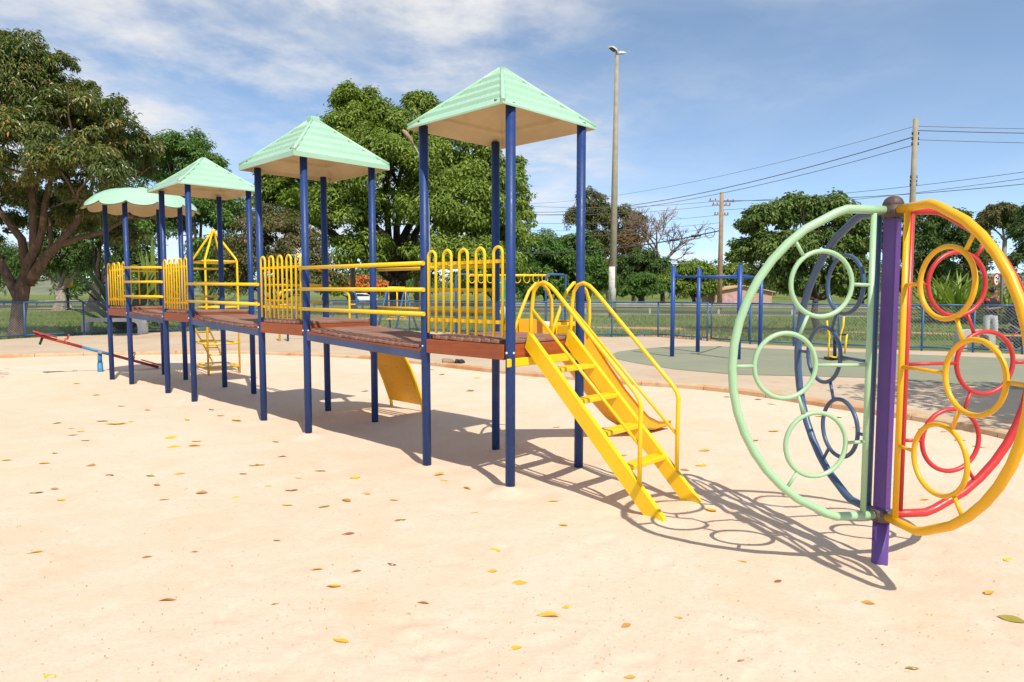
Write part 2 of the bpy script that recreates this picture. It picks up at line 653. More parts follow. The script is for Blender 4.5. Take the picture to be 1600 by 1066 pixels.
def leaf_mat(name, cols, trans=0.32, rough=0.45, gloss=0.4):
    m, t, b = nodes(name)
    a = t.nodes.new('ShaderNodeAttribute')
    a.attribute_name = 'rnd'
    r = t.nodes.new('ShaderNodeValToRGB')
    r.color_ramp.interpolation = 'LINEAR'
    e = r.color_ramp.elements
    n = len(cols)
    while len(e) < n:
        e.new(0.5)
    for i, (p, c) in enumerate(cols):
        e[i].position = p
        e[i].color = (c[0], c[1], c[2], 1)
    t.links.new(a.outputs['Fac'], r.inputs[0])
    t.links.new(r.outputs[0], b.inputs['Base Color'])
    b.inputs['Roughness'].default_value = rough
    b.inputs['Specular IOR Level'].default_value = gloss
    tr = t.nodes.new('ShaderNodeBsdfTranslucent')
    t.links.new(n_mix(t, 1.0, r.outputs[0], (1.25, 1.3, 0.7), 'MULTIPLY'), tr.inputs[0])
    mx = t.nodes.new('ShaderNodeMixShader')
    mx.inputs[0].default_value = trans
    t.links.new(b.outputs[0], mx.inputs[1])
    t.links.new(tr.outputs[0], mx.inputs[2])
    t.links.new(mx.outputs[0], t.nodes['Material Output'].inputs[0])
    return m


L_MANGO = leaf_mat('mango_leaf', [(0, (0.069, 0.107, 0.024)), (0.5, (0.129, 0.169, 0.038)), (0.80, (0.241, 0.241, 0.061)), (0.90, (0.448, 0.293, 0.086)), (1, (0.621, 0.293, 0.095))], 0.3, 0.35, 0.5)
L_GREEN = leaf_mat('green_leaf', [(0, (0.112, 0.171, 0.021)), (0.5, (0.206, 0.289, 0.040)), (1, (0.366, 0.437, 0.100))], 0.28, 0.45, 0.3)
L_FRESH = leaf_mat('fresh_leaf', [(0, (0.068, 0.143, 0.025)), (0.6, (0.129, 0.234, 0.046)), (1, (0.242, 0.379, 0.091))], 0.35, 0.45, 0.35)
L_DARK = leaf_mat('dark_leaf', [(0, (0.053, 0.098, 0.025)), (0.6, (0.107, 0.175, 0.043)), (1, (0.197, 0.267, 0.081))], 0.3, 0.5, 0.3)
L_OLIVE = leaf_mat('olive_leaf', [(0, (0.094, 0.100, 0.035)), (0.6, (0.163, 0.169, 0.062)), (1, (0.275, 0.237, 0.112))], 0.3, 0.6, 0.2)
L_PURPLE = leaf_mat('fading_blossom_leaf', [(0, (0.094, 0.112, 0.037)), (0.55, (0.188, 0.181, 0.069)), (0.8, (0.300, 0.213, 0.112)), (0.9, (0.375, 0.213, 0.163)), (1, (0.413, 0.300, 0.375))], 0.3, 0.6, 0.2)
L_FLAME = leaf_mat('flame_blossom', [(0, (0.70, 0.17, 0.05)), (0.55, (0.80, 0.24, 0.08)), (0.75, (0.2, 0.24, 0.06)), (1, (0.13, 0.2, 0.04))], 0.25, 0.6, 0.2)
L_DRY = leaf_mat('dry_foliage', [(0, (0.16, 0.10, 0.055)), (0.6, (0.27, 0.18, 0.10)), (1, (0.16, 0.16, 0.06))], 0.25, 0.7, 0.1)
L_AGAVE = leaf_mat('agave_blade', [(0, (0.045, 0.075, 0.035)), (0.6, (0.08, 0.12, 0.055)), (1, (0.17, 0.21, 0.11))], 0.05, 0.5, 0.4)
L_CYCAD = leaf_mat('cycad_blade', [(0, (0.125, 0.188, 0.031)), (0.6, (0.237, 0.325, 0.062)), (1, (0.413, 0.475, 0.125))], 0.3, 0.45, 0.4)
L_GRASS = leaf_mat('grass_blade', [(0, (0.10, 0.16, 0.022)), (0.6, (0.17, 0.235, 0.04)), (1, (0.30, 0.30, 0.09))], 0.3, 0.6, 0.2)
L_FALL = leaf_mat('fallen_leaf', [(0, (0.85, 0.50, 0.03)), (0.3, (0.80, 0.46, 0.06)), (0.5, (0.66, 0.33, 0.07)), (0.72, (0.42, 0.20, 0.08)), (0.88, (0.36, 0.10, 0.06)), (1, (0.35, 0.40, 0.06))], 0.12, 0.55, 0.3)


def bark_mat(name, c1, c2, sc=9):
    m, t, b = nodes(name)
    v = n_obj(t, 1, 1, 0.25)
    g = n_noise(t, v, sc, 7, 0.7, 0.5)
    c = n_mix(t, n_range(t, g, 0.35, 0.65), c1, c2)
    c = n_mix(t, n_range(t, n_noise(t, n_obj(t), 3, 5), 0.55, 0.7, 0, 0.6), c, tuple(min(1, q * 1.9) for q in c2))
    t.links.new(c, b.inputs['Base Color'])
    b.inputs['Roughness'].default_value = 0.9
    n_bump(t, b, g, 0.9, 0.05)
    return m


M_BARK = bark_mat('bark_brown', (0.065, 0.036, 0.022), (0.17, 0.10, 0.065))
M_BARKD = bark_mat('bark_dark', (0.035, 0.024, 0.018), (0.085, 0.06, 0.045))
M_BARKP = bark_mat('bark_pale', (0.20, 0.16, 0.125), (0.36, 0.31, 0.26), 6)

# ------------------------------------------------------------------ setting: sand pit, kerb, pavement, court, lawn, road
KERB = [G(*q)[:2] for q in ((0, 560), (142, 557), (370, 553), (420, 556), (560, 561), (660, 571), (770, 584), (940, 600), (1130, 613), (1300, 640), (1440, 661), (1600, 694))]
KERB = [np.array(k) for k in KERB]
KERB += [np.array(q) for q in ((5.5, 5.2), (5.3, 2.6), (4.6, 0.0), (2.6, -2.6), (-3, -4.2), (-11, -3.5), (-16.5, 2.0), (-17.2, 8.5), (-15.6, 14.0))]


def smooth_closed(P, n=240, it=1):
    P = np.array(P)
    for _ in range(2):
        Q = []
        for i in range(len(P)):
            a, b = P[i], P[(i + 1) % len(P)]
            Q += [a * 0.75 + b * 0.25, a * 0.25 + b * 0.75]
        P = np.array(Q)
    d = np.r_[0, np.cumsum(np.linalg.norm(np.diff(np.r_[P, P[:1]], axis=0), axis=1))]
    s = np.linspace(0, d[-1], n, endpoint=False)
    X = np.r_[P, P[:1]]
    return np.c_[np.interp(s, d, X[:, 0]), np.interp(s, d, X[:, 1])]


KP = smooth_closed(KERB, 260)


def ray_poly(o, ang, poly):
    """farthest hit of a ray with a closed polygon"""
    d = np.array([math.cos(ang), math.sin(ang)])
    a = poly - o
    b = np.roll(poly, -1, axis=0) - o
    e = b - a
    den = d[0] * e[:, 1] - d[1] * e[:, 0]
    den = np.where(np.abs(den) < 1e-9, 1e-9, den)
    t = (a[:, 0] * e[:, 1] - a[:, 1] * e[:, 0]) / den
    s = (a[:, 0] * d[1] - a[:, 1] * d[0]) / den
    ok = (s >= -1e-6) & (s <= 1 + 1e-6) & (t > 0)
    return t[ok].max() if ok.any() else 20.0


# sand: fine sheet in view, fanned out from the viewer, coarse sheet round it
NA, NR = 360, 300
aa = np.linspace(math.radians(-57), math.radians(55), NA)
r0 = 0.55
V = []
ymax = np.array([ray_poly(np.zeros(2), math.pi / 2 - a, KP) for a in aa]) + 0.07
tt = np.linspace(0, 1, NR)
RR = r0 * (ymax[:, None] / r0) ** tt[None, :]
X = RR * np.sin(aa)[:, None]
Y = RR * np.cos(aa)[:, None]
Z = sandz_foot(X.ravel(), Y.ravel())
edge = (ymax[:, None] - RR).ravel()
Z = Z * np.clip(edge / 0.6, 0.25, 1) + 0.02 * np.exp(-edge / 0.25)
V = np.c_[X.ravel(), Y.ravel(), Z]
ii, jj = np.meshgrid(np.arange(NA - 1), np.arange(NR - 1), indexing='ij')
F = np.stack([ii * NR + jj, (ii + 1) * NR + jj, (ii + 1) * NR + jj + 1, ii * NR + jj + 1], -1).reshape(-1, 4)
nV = len(V)
cen = np.array([-5.0, 6.0])
NT = 120
extra = []
ef = []
for k in range(NT):
    a = 2 * math.pi * k / NT
    R = ray_poly(cen, a, KP) + 0.07
    for q in range(9):
        p = cen + np.array([math.cos(a), math.sin(a)]) * R * q / 8
        extra.append((p[0], p[1], -0.075))
for k in range(NT):
    for q in range(8):
        a, b = k * 9 + q, ((k + 1) % NT) * 9 + q
        ef.append([a + nV, a + 1 + nV, b + 1 + nV, b + nV])
me = fastmesh('sand', np.r_[V, np.array(extra)], np.r_[F, np.array(ef)], M_SAND, True)
tag(obj('sand', me), kind='structure')

# kerb stones round the pit
kerb = bpy.data.objects.new('kerb', None)
link(kerb, Matrix.Translation((0, 12, 0)))
tag(kerb, kind='structure')
kk = len(KP)
ST = 4
nrmK = []
for i in range(kk):
    t_ = KP[(i + 1) % kk] - KP[i - 1]
    t_ /= np.linalg.norm(t_)
    n_ = np.array([t_[1], -t_[0]])
    if n_ @ (KP[i] - cen) < 0:
        n_ = -n_
    nrmK.append(n_)
for i in range(0, kk, ST):
    mid = KP[(i + 2) % kk]
    if mid[1] < 4.5 or (mid[0] < -15.5):
        continue
    b = MB()
    dz = random.uniform(-0.008, 0.008)
    dn = random.uniform(-0.008, 0.008)
    secs = []
    for j in range(ST + 1):
        q = (i + j) % kk
        p = KP[q]
        n_ = nrmK[q]
        if j in (0, ST):
            tdir = KP[(q + 1) % kk] - KP[q - 1]
            tdir /= np.linalg.norm(tdir)
            p = p + tdir * (0.006 if j == 0 else -0.006)
        secs.append([(p[0] + n_[0] * (o + dn), p[1] + n_[1] * (o + dn), z + (dz if z > 0 else 0)) for o, z in ((-0.01, -0.1), (0.0, 0.075), (0.025, 0.094), (0.11, 0.098), (0.13, 0.090), (0.13, -0.1))])
    vv = [p for s in secs for p in s]
    ff = []
    for j in range(ST):
        for e_ in range(5):
            ff.append([j * 6 + e_, j * 6 + e_ + 1, (j + 1) * 6 + e_ + 1, (j + 1) * 6 + e_])
    ff += [[0, 1, 2, 3, 4, 5], [ST * 6 + q for q in range(6)]]
    b.add(vv, ff)
    b.build('kerb_stone', M_KERB, kerb)

# fence line on the ground
FPOSTPX = [(-150, 541), (-60, 534.5), (40, 528.5), (132, 524), (207, 521), (282, 518.5), (340, 517), (400, 516), (460, 515.5), (520, 515.5), (580, 516), (640, 517.5), (720, 520.5), (800, 524), (878, 526), (956, 527), (1028, 526.5), (1105, 533)]
FPOSTPX2 = [(1111, 533), (1170, 537)]
FPOSTPX3 = [(1172, 538), (1240, 541), (1310, 544), (1375, 546.5), (1440, 548.5), (1520, 551), (1597, 554), (1690, 558), (1800, 562)]
FL1 = [G(x, y, ZP) for x, y in FPOSTPX]
FL2 = [G(x, y, ZP) for x, y in FPOSTPX2]
FL3 = [G(x, y, ZP) for x, y in FPOSTPX3]
OUT = [p[:2] * np.array([1, 1.0]) + np.array([0, 0.25]) for p in FL1 + FL2 + FL3]
OUT = np.array(OUT + [np.array(q) for q in ((19, 10), (16, -6), (-4, -14), (-26, -8), (-24, 16))])

NT = 240
pin = []
pv = []
pf = []
gv = []
gf = []
RAD = [0, 3, 8, 16, 28, 45, 80, 160, 400, 1200, 4000]
for k in range(NT):
    a = 2 * math.pi * k / NT
    d = np.array([math.cos(a), math.sin(a)])
    ri = ray_poly(cen, a, KP) + 0.10
    ro = ray_poly(cen, a, OUT)
    for q in range(4):
        p = cen + d * (ri + (ro - ri) * q / 3)
        pv.append((p[0], p[1], ZP))
    for q, rr in enumerate(RAD):
        p = cen + d * (ro - 0.05 + rr)
        z = ZG
        if 3 <= rr < 100:
            z += 0.0
        gv.append((p[0], p[1], z))
n4 = len(RAD)
for k in range(NT):
    k2 = (k + 1) % NT
    for q in range(3):
        pf.append([k * 4 + q, k2 * 4 + q, k2 * 4 + q + 1, k * 4 + q + 1])
    for q in range(n4 - 1):
        gf.append([k * n4 + q, k2 * n4 + q, k2 * n4 + q + 1, k * n4 + q + 1])
tag(obj('pavement', fastmesh('pavement', pv, pf, M_PAVE)), kind='structure')
tag(obj('lawn_ground', fastmesh('lawn_ground', gv, gf, M_LAWN, True)), kind='structure')


def sheet(name, pts, z, m):
    b = MB()
    b.add([(p[0], p[1], z) for p in pts], [list(range(len(pts)))])
    return tag(b.build(name, m), kind='structure')


court = [G(x, y, ZP) for x, y in ((948, 558), (985, 566), (1050, 577), (1150, 586), (1260, 588), (1370, 591), (1600, 609), (1720, 620), (1760, 575), (1600, 561), (1405, 553.5), (1310, 549.5), (1170, 543.5), (1100, 541.5), (1050, 542), (1000, 545), (965, 550))]
sheet('court', court, ZP + 0.006, M_COURT)


def strip(name, pts, wd, z, m, nz=0.0):
    """winding band along points"""
    P = [np.asarray(p, float)[:2] for p in pts]
    d = np.r_[0, np.cumsum([np.linalg.norm(P[i + 1] - P[i]) for i in range(len(P) - 1)])]
    s = np.linspace(0, d[-1], max(12, int(d[-1] / 0.8)))
    X = np.interp(s, d, [p[0] for p in P])
    Yy = np.interp(s, d, [p[1] for p in P])
    V = []
    for i in range(len(s)):
        j0, j1 = max(0, i - 1), min(len(s) - 1, i + 1)
        t_ = U([X[j1] - X[j0], Yy[j1] - Yy[j0], 0])
        n_ = np.array([-t_[1], t_[0]])
        w1 = wd / 2 + nz * float(vnoise(X[i], Yy[i], 1.3, 21)) * 2
        w2 = wd / 2 + nz * float(vnoise(X[i], Yy[i], 1.3, 33)) * 2
        V += [(X[i] + n_[0] * w1, Yy[i] + n_[1] * w1, z), (X[i] - n_[0] * w2, Yy[i] - n_[1] * w2, z)]
    F = [[2 * i, 2 * i + 2, 2 * i + 3, 2 * i + 1] for i in range(len(s) - 1)]
    return tag(obj(name, fastmesh(name, V, F, m)), kind='structure')


strip('dirt_path', [G(560, 497, ZG), G(800, 506, ZG), G(960, 512.5, ZG), G(1200, 517, ZG), G(1420, 521, ZG), G(1600, 525, ZG), G(1900, 532, ZG)], 1.5, 0.066, M_DIRT, 0.7)
GR0, GR1 = np.array([-60.0, 76.0]), np.array([62.0, 33.5])       # guard rail line
gd = U(np.r_[GR1 - GR0, 0])[:2]
gnv = np.array([-gd[1], gd[0]])
strip('verge', [GR0 - gnv * 2.6, GR1 - gnv * 2.6], 1.5, 0.070, M_VERGE, 0.7)
strip('road', [GR0 + gnv * 5.0 - gd * 120, GR1 + gnv * 5.0 + gd * 120], 7.4, 0.074, M_ROAD)
strip('bare_soil', [G(1040, 530, ZG), G(1090, 527, ZG), G(1135, 526, ZG)], 2.2, 0.078, M_DIRT, 1.0)
strip('footpath', [G(-140, 487, ZG), G(60, 486, ZG), G(250, 485, ZG), G(420, 484, ZG)], 2.0, 0.070, M_VERGE, 0.5)

# far hill
hv = []
hf = []
NH = 60
for i in range(NH):
    a = math.radians(20 + 145 * i / (NH - 1))
    for q, (rr, hh) in enumerate(((700, -2), (900, 10), (1200, 26), (1500, 30))):
        k = 0.35 + 1.1 * (vnoise(i * 1.0, q * 0.3, 9, 5) + 0.5) * (1.6 if a < math.radians(60) else 0.7)
        hv.append((rr * math.cos(a), rr * math.sin(a), hh * k if hh > 0 else -2))
for i in range(NH - 1):
    for q in range(3):
        hf.append([i * 4 + q, (i + 1) * 4 + q, (i + 1) * 4 + q + 1, i * 4 + q + 1])
tag(obj('hills', fastmesh('hills', hv, hf, M_HILL, True)), kind='structure')

# ------------------------------------------------------------------ the four-tower play structure
TOW = [(-0.091, 6.227, -44.0), (-2.385, 8.355, -44.0), (-4.74, 10.66, -44.6), (-6.65, 12.43, -44.0)]
HW, HD = 0.54, 0.45                        # half post spacing along and across
DECK = [1.215, 1.280, 1.335, 1.357]        # deck top heights
TOP = [3.085, 3.10, 3.165, 3.17]           # post top heights


def frame(k):
    x, y, a = TOW[k]
    a = math.radians(a)
    return np.array([x, y, 0]), np.array([math.cos(a), math.sin(a), 0]), np.array([-math.sin(a), math.cos(a), 0])


def L(k, s, t, z):
    c, u, n = frame(k)
    return c + u * s + n * t + np.array([0, 0, z])


ZV = np.array([0, 0, 1.0])
play = thing('play_structure', (-3.4, 9.3, 0), 'long wooden-decked play structure of four roofed towers on blue posts linked by bridges', 'play structure')

POSTR = 0.041
for k in range(4):
    for s, t in ((-1, -1), (1, -1), (1, 1), (-1, 1)):
        b = MB()
        p0 = L(k, s * HW, t * HD, -0.25)
        lean = np.array([random.uniform(-0.008, 0.008), random.uniform(-0.008, 0.008), 0])
        top = L(k, s * HW, t * HD, TOP[k] + (0.012 if k else 0.015)) + lean
        b.tube([p0, (p0 + top) / 2 + lean * 0.3, top], POSTR, 18)
        po = b.build('post', M_BLUE, play)
        # bolt heads where the boards are fixed
        bb = MB()
        c, u, n = frame(k)
        base = L(k, s * HW, t * HD, DECK[k] - 0.10)
        bb.lathe(base + n * t * (POSTR - 0.002), [(0.0, 0.012), (0.008, 0.010), (0.011, 0.0)], 8, axis=n * t)
        bb.lathe(base + u * s * (POSTR - 0.002), [(0.0, 0.012), (0.008, 0.010), (0.011, 0.0)], 8, axis=u * s)
        bb.each('bolt', M_BOLT, po)


def rotM(k):
    c, u, n = frame(k)
    return Matrix(((u[0], n[0], 0, 0), (u[1], n[1], 0, 0), (0, 0, 1, 0), (0, 0, 0, 1)))


def plank_mesh(ln, wd, th):
    b = MB()
    b.box((0, 0, 0), (wd / 2, 0, 0), (0, ln / 2, 0), (0, 0, th / 2), 0.006)
    return b.mesh('plank', M_PLANK)


def board_mesh(ln, th, hg):
    b = MB()
    b.box((0, 0, 0), (ln / 2, 0, 0), (0, th / 2, 0), (0, 0, hg / 2), 0.005)
    return b.mesh('fascia_board', M_FASC)


# decks
fas_long = board_mesh(2 * HW - 2 * POSTR - 0.006, 0.035, 0.125)
fas_side = board_mesh(2 * HD - 2 * POSTR - 0.006, 0.035, 0.125)
NPL = 10
pw = 2 * HW / NPL
pl_in = plank_mesh(2 * HD + 0.05, pw - 0.012, 0.032)
for k in range(4):
    c, u, n = frame(k)
    zt = DECK[k]
    j = MB()
    for t in (-0.25, 0.25):
        j.beam(L(k, -HW + 0.03, t, zt - 0.085), L(k, HW - 0.03, t, zt - 0.085), 0.05, 0.08)
    deck = bpy.data.objects.new('deck', None)
    link(deck, Matrix.Translation(Vector(L(k, 0, 0, zt))), play)
    j.each('joist', M_BEAM, deck)
    R = rotM(k)
    for t in (-1, 1):
        obj('fascia_board', fas_long, deck, Matrix.Translation(Vector(L(k, 0, t * (HD + 0.018), zt - 0.098))) @ R)
    for s in (-1, 1):
        obj('fascia_board', fas_side, deck, Matrix.Translation(Vector(L(k, s * (HW - 0.02), 0, zt - 0.098))) @ R @ Matrix.Rotation(math.pi / 2, 4, 'Z'))
    for i in range(NPL):
        s = -HW + pw * (i + 0.5)
        if i in (0, NPL - 1):
            me = plank_mesh(2 * HD - 0.10, pw - 0.014, 0.032) if i == 0 and k == 0 else None
            if me:
                pl_end = me
            me = pl_end
        else:
            me = pl_in
        obj('plank', me, deck, Matrix.Translation(Vector(L(k, s, random.uniform(-0.006, 0.006), zt - 0.016 + random.uniform(-0.002, 0.003)))) @ R @ Matrix.Rotation(random.uniform(-0.004, 0.004), 4, 'Z'))


# roofs
def roof_pyramid(k, hu, hn, ze, za, rim, trunc=0.0, flare=0.05, steps=5):
    """lapped four-sided moulded roof; returns outer mesh + underside"""
    c, u, n = frame(k)
    b = MB()

    def ring(f, z, grow=0.0):
        return [c + u * su * (hu * f + grow) + n * sn * (hn * f + grow) + ZV * z for su, sn in ((-1, -1), (1, -1), (1, 1), (-1, 1))]

    def zf(f):                       # height along the slope, f=1 at the eave
        return ze + (za - ze) * ((1 - f) + flare * (-(f) * (1 - f)))
    prof = [(1.0, ze - rim, 0.0), (1.0, ze, 0.0)]
    for i in range(steps):
        f1 = 1 - (i + 0.82) / steps * (1 - trunc)
        f2 = 1 - (i + 1.0) / steps * (1 - trunc)
        if i < steps - 1:
            fa_ = f1 + 0.045
            prof += [(fa_, zf(fa_) + 0.004, 0.0), (f1, zf(f1) - 0.016, 0.0), ((f1 + f2) / 2 + 0.004, zf((f1 + f2) / 2) + 0.018, 0.0), (f2 - 0.02, zf(f2 - 0.02) + 0.012, 0.0)]
    prof.append((max(trunc, 0.012), zf(max(trunc, 0.0)), 0.0))
    V = []
    for f, z, g in prof:
        V += ring(f, z, g)
    F = []
    for i in range(len(prof) - 1):
        for j in range(4):
            F.append([i * 4 + j, i * 4 + (j + 1) % 4, (i + 1) * 4 + (j + 1) % 4, (i + 1) * 4 + j])
    F.append([(len(prof) - 1) * 4 + j for j in range(4)])
    b.add(V, F)
    o = b.build('roof', M_MINT, play)
    # underside skin a little inside, with the mould's ribs
    b = MB()
    pr = [(1.0, ze - rim, -0.001), (0.985, ze - rim, 0), (0.975, ze - 0.012, 0), (0.80, zf(0.80) - 0.022, 0), (0.785, zf(0.785) - 0.045, 0), (0.74, zf(0.74) - 0.045, 0), (0.725, zf(0.725) - 0.022, 0), (0.05, zf(0.05) - 0.03, 0)]
    V = []
    for f, z, g in pr:
        V += ring(f, z, g)
    F = []
    for i in range(len(pr) - 1):
        for j in range(4):
            F.append([i * 4 + j, i * 4 + (j + 1) % 4, (i + 1) * 4 + (j + 1) % 4, (i + 1) * 4 + j])
    F.append([(len(pr) - 1) * 4 + j for j in range(4)])
    b.add(V, F)
    b.build('underside', M_UNDER, o)
    # hip ribs
    lo = ring(1.0, ze)
    hi = ring(max(trunc, 0.012), zf(max(trunc, 0.0)))
    for j in range(4):
        b = MB()
        a_, d_ = lo[j], hi[j]
        mid = [ring(f, zf(f))[j] + ZV * 0.004 for f in (0.99, 0.75, 0.5, 0.25, max(trunc, 0.02))]
        b.tube(mid, [0.020, 0.021, 0.019, 0.017, 0.014], 8)
        b.build('hip_rib', M_MINT, o)
    if trunc:
        b = MB()
        s = hu * trunc + 0.012
        zc = zf(trunc)
        b.box(c + ZV * (zc + 0.018), u * s, n * s, ZV * 0.030, 0.006)
        b.build('cap', M_MINT, o)
    # fixing bolts at the corners
    b = MB()
    for su, sn in ((1, -1), (-1, -1)):
        p = c + u * su * hu * 0.80 + n * sn * hn * 0.93 + ZV * (zf(0.93) + 0.004)
        b.lathe(p, [(0.0, 0.010), (0.012, 0.006), (0.014, -0.004)], 8)
    b.each('bolt', M_RUST, o)
    return o


roof_pyramid(0, 0.605, 0.595, 3.075, 3.60, 0.015)
roof_pyramid(1, 0.665, 0.625, 3.130, 3.695, 0.055, trunc=0.07)
roof_pyramid(2, 0.655, 0.615, 3.165, 3.675, 0.02, flare=0.12)

# scalloped petal roof of the last tower
c, u, n = frame(3)
b = MB()
bu = MB()
NSEG, NRG = 144, 12
for mb, dz, shrink in ((b, 0.0, 0.0), (bu, -0.018, 0.012)):
    V = []
    for i in range(NRG + 1):
        f = i / NRG
        for j in range(NSEG):
            q = 2 * math.pi * j / NSEG
            lob = abs(math.cos(6 * q + 0.25))                # 12 petals
            r = (0.955 - shrink) * f * (1 - 0.07 * (1 - lob ** 0.6) * f ** 3)
            z = 3.45 - 0.20 * f ** 2.6 - 0.19 * f ** 5 * (0.35 + 0.65 * lob ** 0.7) + 0.04 * f ** 2 * (lob - 0.6) + dz
            V.append(c + np.array([r * math.cos(q), r * math.sin(q), z]))
    F = []
    for i in range(NRG):
        for j in range(NSEG):
            F.append([i * NSEG + j, i * NSEG + (j + 1) % NSEG, (i + 1) * NSEG + (j + 1) % NSEG, (i + 1) * NSEG + j])
    mb.add(V, F, True)
ro = b.build('roof', M_MINT, play)
bu.build('underside', M_UNDER, ro)
b = MB()
b.lathe(c + ZV * 3.44, [(0.0, 0.05), (0.06, 0.046), (0.085, 0.03), (0.10, 0.01), (0.16, 0.004)], 18)
b.build('cap', M_MINT, ro)


# hooped railings
def hoop_panel(pa, pb, z0, z1, z2, zt, nh=5, r=0.0125, inset=0.065, mat=None):
    """pa, pb: post centres on the ground plane; rails at z1 z2, bars down to z0, hoop tops at zt"""
    mat = mat or M_YEL
    pa = np.array([pa[0], pa[1], 0])
    pb = np.array([pb[0], pb[1], 0])
    d = U(pb - pa)
    ln = np.linalg.norm(pb - pa)
    b = MB()
    for z in (z1, z2):
        b.beam(pa + d * (POSTR - 0.003) + ZV * z, pb - d * (POSTR - 0.003) + ZV * z, 0.012, 0.030)
    pan = bpy.data.objects.new('hoop_panel', None)
    link(pan, Matrix.Translation(Vector((pa + pb) / 2 + ZV * z0)), play)
    b.each('rail', mat, pan)
    sp = (ln - 2 * inset) / (2 * nh - 1)
    off = np.cross(d, ZV)
    hm = None
    for i in range(nh):
        s0 = inset + sp * 2 * i
        w_ = sp
        pts = []
        rr = w_ / 2
        pts.append((0, 0, z0))
        pts.append((0, 0, zt - rr))
        for q in range(1, 8):
            a = math.pi * q / 8
            pts.append((rr - rr * math.cos(a), 0, zt - rr + rr * math.sin(a)))
        pts.append((2 * rr, 0, zt - rr))
        pts.append((2 * rr, 0, z0))
        if hm is None:
            b = MB()
            b.tube(pts, r, 8)
            hm = b.mesh('hoop', mat)
        M = Matrix(((d[0], off[0], 0, 0), (d[1], off[1], 0, 0), (0, 0, 1, 0), (0, 0, 0, 1)))
        p = pa + d * s0 + off * 0.019
        obj('hoop', hm, pan, Matrix.Translation(Vector(p)) @ M)
    return pan


for k, (zt, z2, z1) in enumerate(((1.975, 1.86, 1.36), (2.035, 1.90, 1.435), (2.11, 1.99, 1.455), (2.13, 2.01, 1.485))):
    hoop_panel(L(k, -HW, -HD, 0), L(k, HW, -HD, 0), DECK[k] + 0.025, z1, z2, zt, 5 if k < 3 else 4)
hoop_panel(L(3, -HW, HD, 0), L(3, -HW, -HD, 0), DECK[3] + 0.03, 1.50, 2.01, 2.12, 3, mat=M_YEL, inset=0.09)
hoop_panel(L(3, HW, HD, 0), L(3, -HW, HD, 0), DECK[3] + 0.03, 1.50, 2.01, 2.12, 4, mat=M_YEL)


# bridges
def bridge(ka, kb, zA, zB, npl, rails, sag):
    """from the right side of tower ka to the left side of tower kb (nearer tower)"""
    fa, fb = L(ka, HW, -HD, 0), L(kb, -HW, -HD, 0)
    ba, bb_ = L(ka, HW, HD, 0), L(kb, -HW, HD, 0)
    b = MB()
    for p, q in ((fa, fb), (ba, bb_)):
        d = U(q - p)
        b.beam(p + d * POSTR + ZV * (zA - 0.095), q - d * POSTR + ZV * (zB - 0.095), 0.045, 0.075)
    br = bpy.data.objects.new('bridge', None)
    link(br, Matrix.Translation(Vector((fa + bb_) / 2 + ZV * zA)), play)
    b.each('beam', M_BEAM, br)
    # red edge boards under the planks
    for p, q in ((fa, fb), (ba, bb_)):
        d = U(q - p)
        b = MB()
        pts = []
        N = 8
        for i in range(N + 1):
            f = i / N
            pts.append(p + (q - p) * f + d * (POSTR + 0.004) * (1 - 2 * f) + ZV * (zA + (zB - zA) * f - sag * 4 * f * (1 - f) - 0.045))
        for i in range(N):
            b.beam(pts[i], pts[i + 1], 0.040, 0.028)
        b.build('edge_board', M_FASC, br)
    m0 = (fa + ba) / 2
    m1 = (fb + bb_) / 2
    d = U(m1 - m0)
    ln = np.linalg.norm(m1 - m0)
    nn = np.cross(ZV, d)
    wpl = ln / npl
    me = plank_mesh(2 * HD - 2 * POSTR + 0.10, wpl - 0.010, 0.032)
    mend = plank_mesh(2 * HD - 2 * POSTR - 0.012, wpl - 0.010, 0.032)
    for i in range(npl):
        f = (i + 0.5) / npl
        p = m0 + (m1 - m0) * f + ZV * (zA + (zB - zA) * f - sag * 4 * f * (1 - f) - 0.014 + random.uniform(-0.003, 0.004)) + nn * random.uniform(-0.012, 0.012)
        sl = (zB - zA) / ln - sag * 4 * (1 - 2 * f) / ln
        M = Matrix(((d[0], nn[0], 0, 0), (d[1], nn[1], 0, 0), (0, 0, 1, 0), (0, 0, 0, 1)))
        obj('plank', mend if i in (0, npl - 1) else me, br, Matrix.Translation(Vector(p)) @ M @ Matrix.Rotation(-math.atan(sl), 4, 'Y') @ Matrix.Rotation(random.uniform(-0.006, 0.006), 4, 'Z'))
    for p, q in ((fa, fb), (ba, bb_)):
        d = U(q - p)
        off = np.cross(d, ZV) * (POSTR + 0.008) if p is fa else -np.cross(d, ZV) * (POSTR + 0.008)
        for za, zb in rails:
            b = MB()
            jz = random.uniform(-0.006, 0.006)
            b.tube([p - d * 0.03 + ZV * (za + jz) + off, q + d * 0.03 + ZV * (zb + jz) + off], 0.0205, 10)
            b.build('guard_rail', M_YEL, play)


bridge(1, 0, 1.205, 1.115, 21, ((1.878, 1.869), (1.643, 1.629), (1.421, 1.406)), 0.012)
bridge(2, 1, 1.275, 1.205, 22, ((1.73, 1.702), (1.488, 1.467)), 0.035)
bridge(3, 2, 1.310, 1.262, 15, ((2.035, 1.999), (1.786, 1.77), (1.545, 1.54)), 0.02)

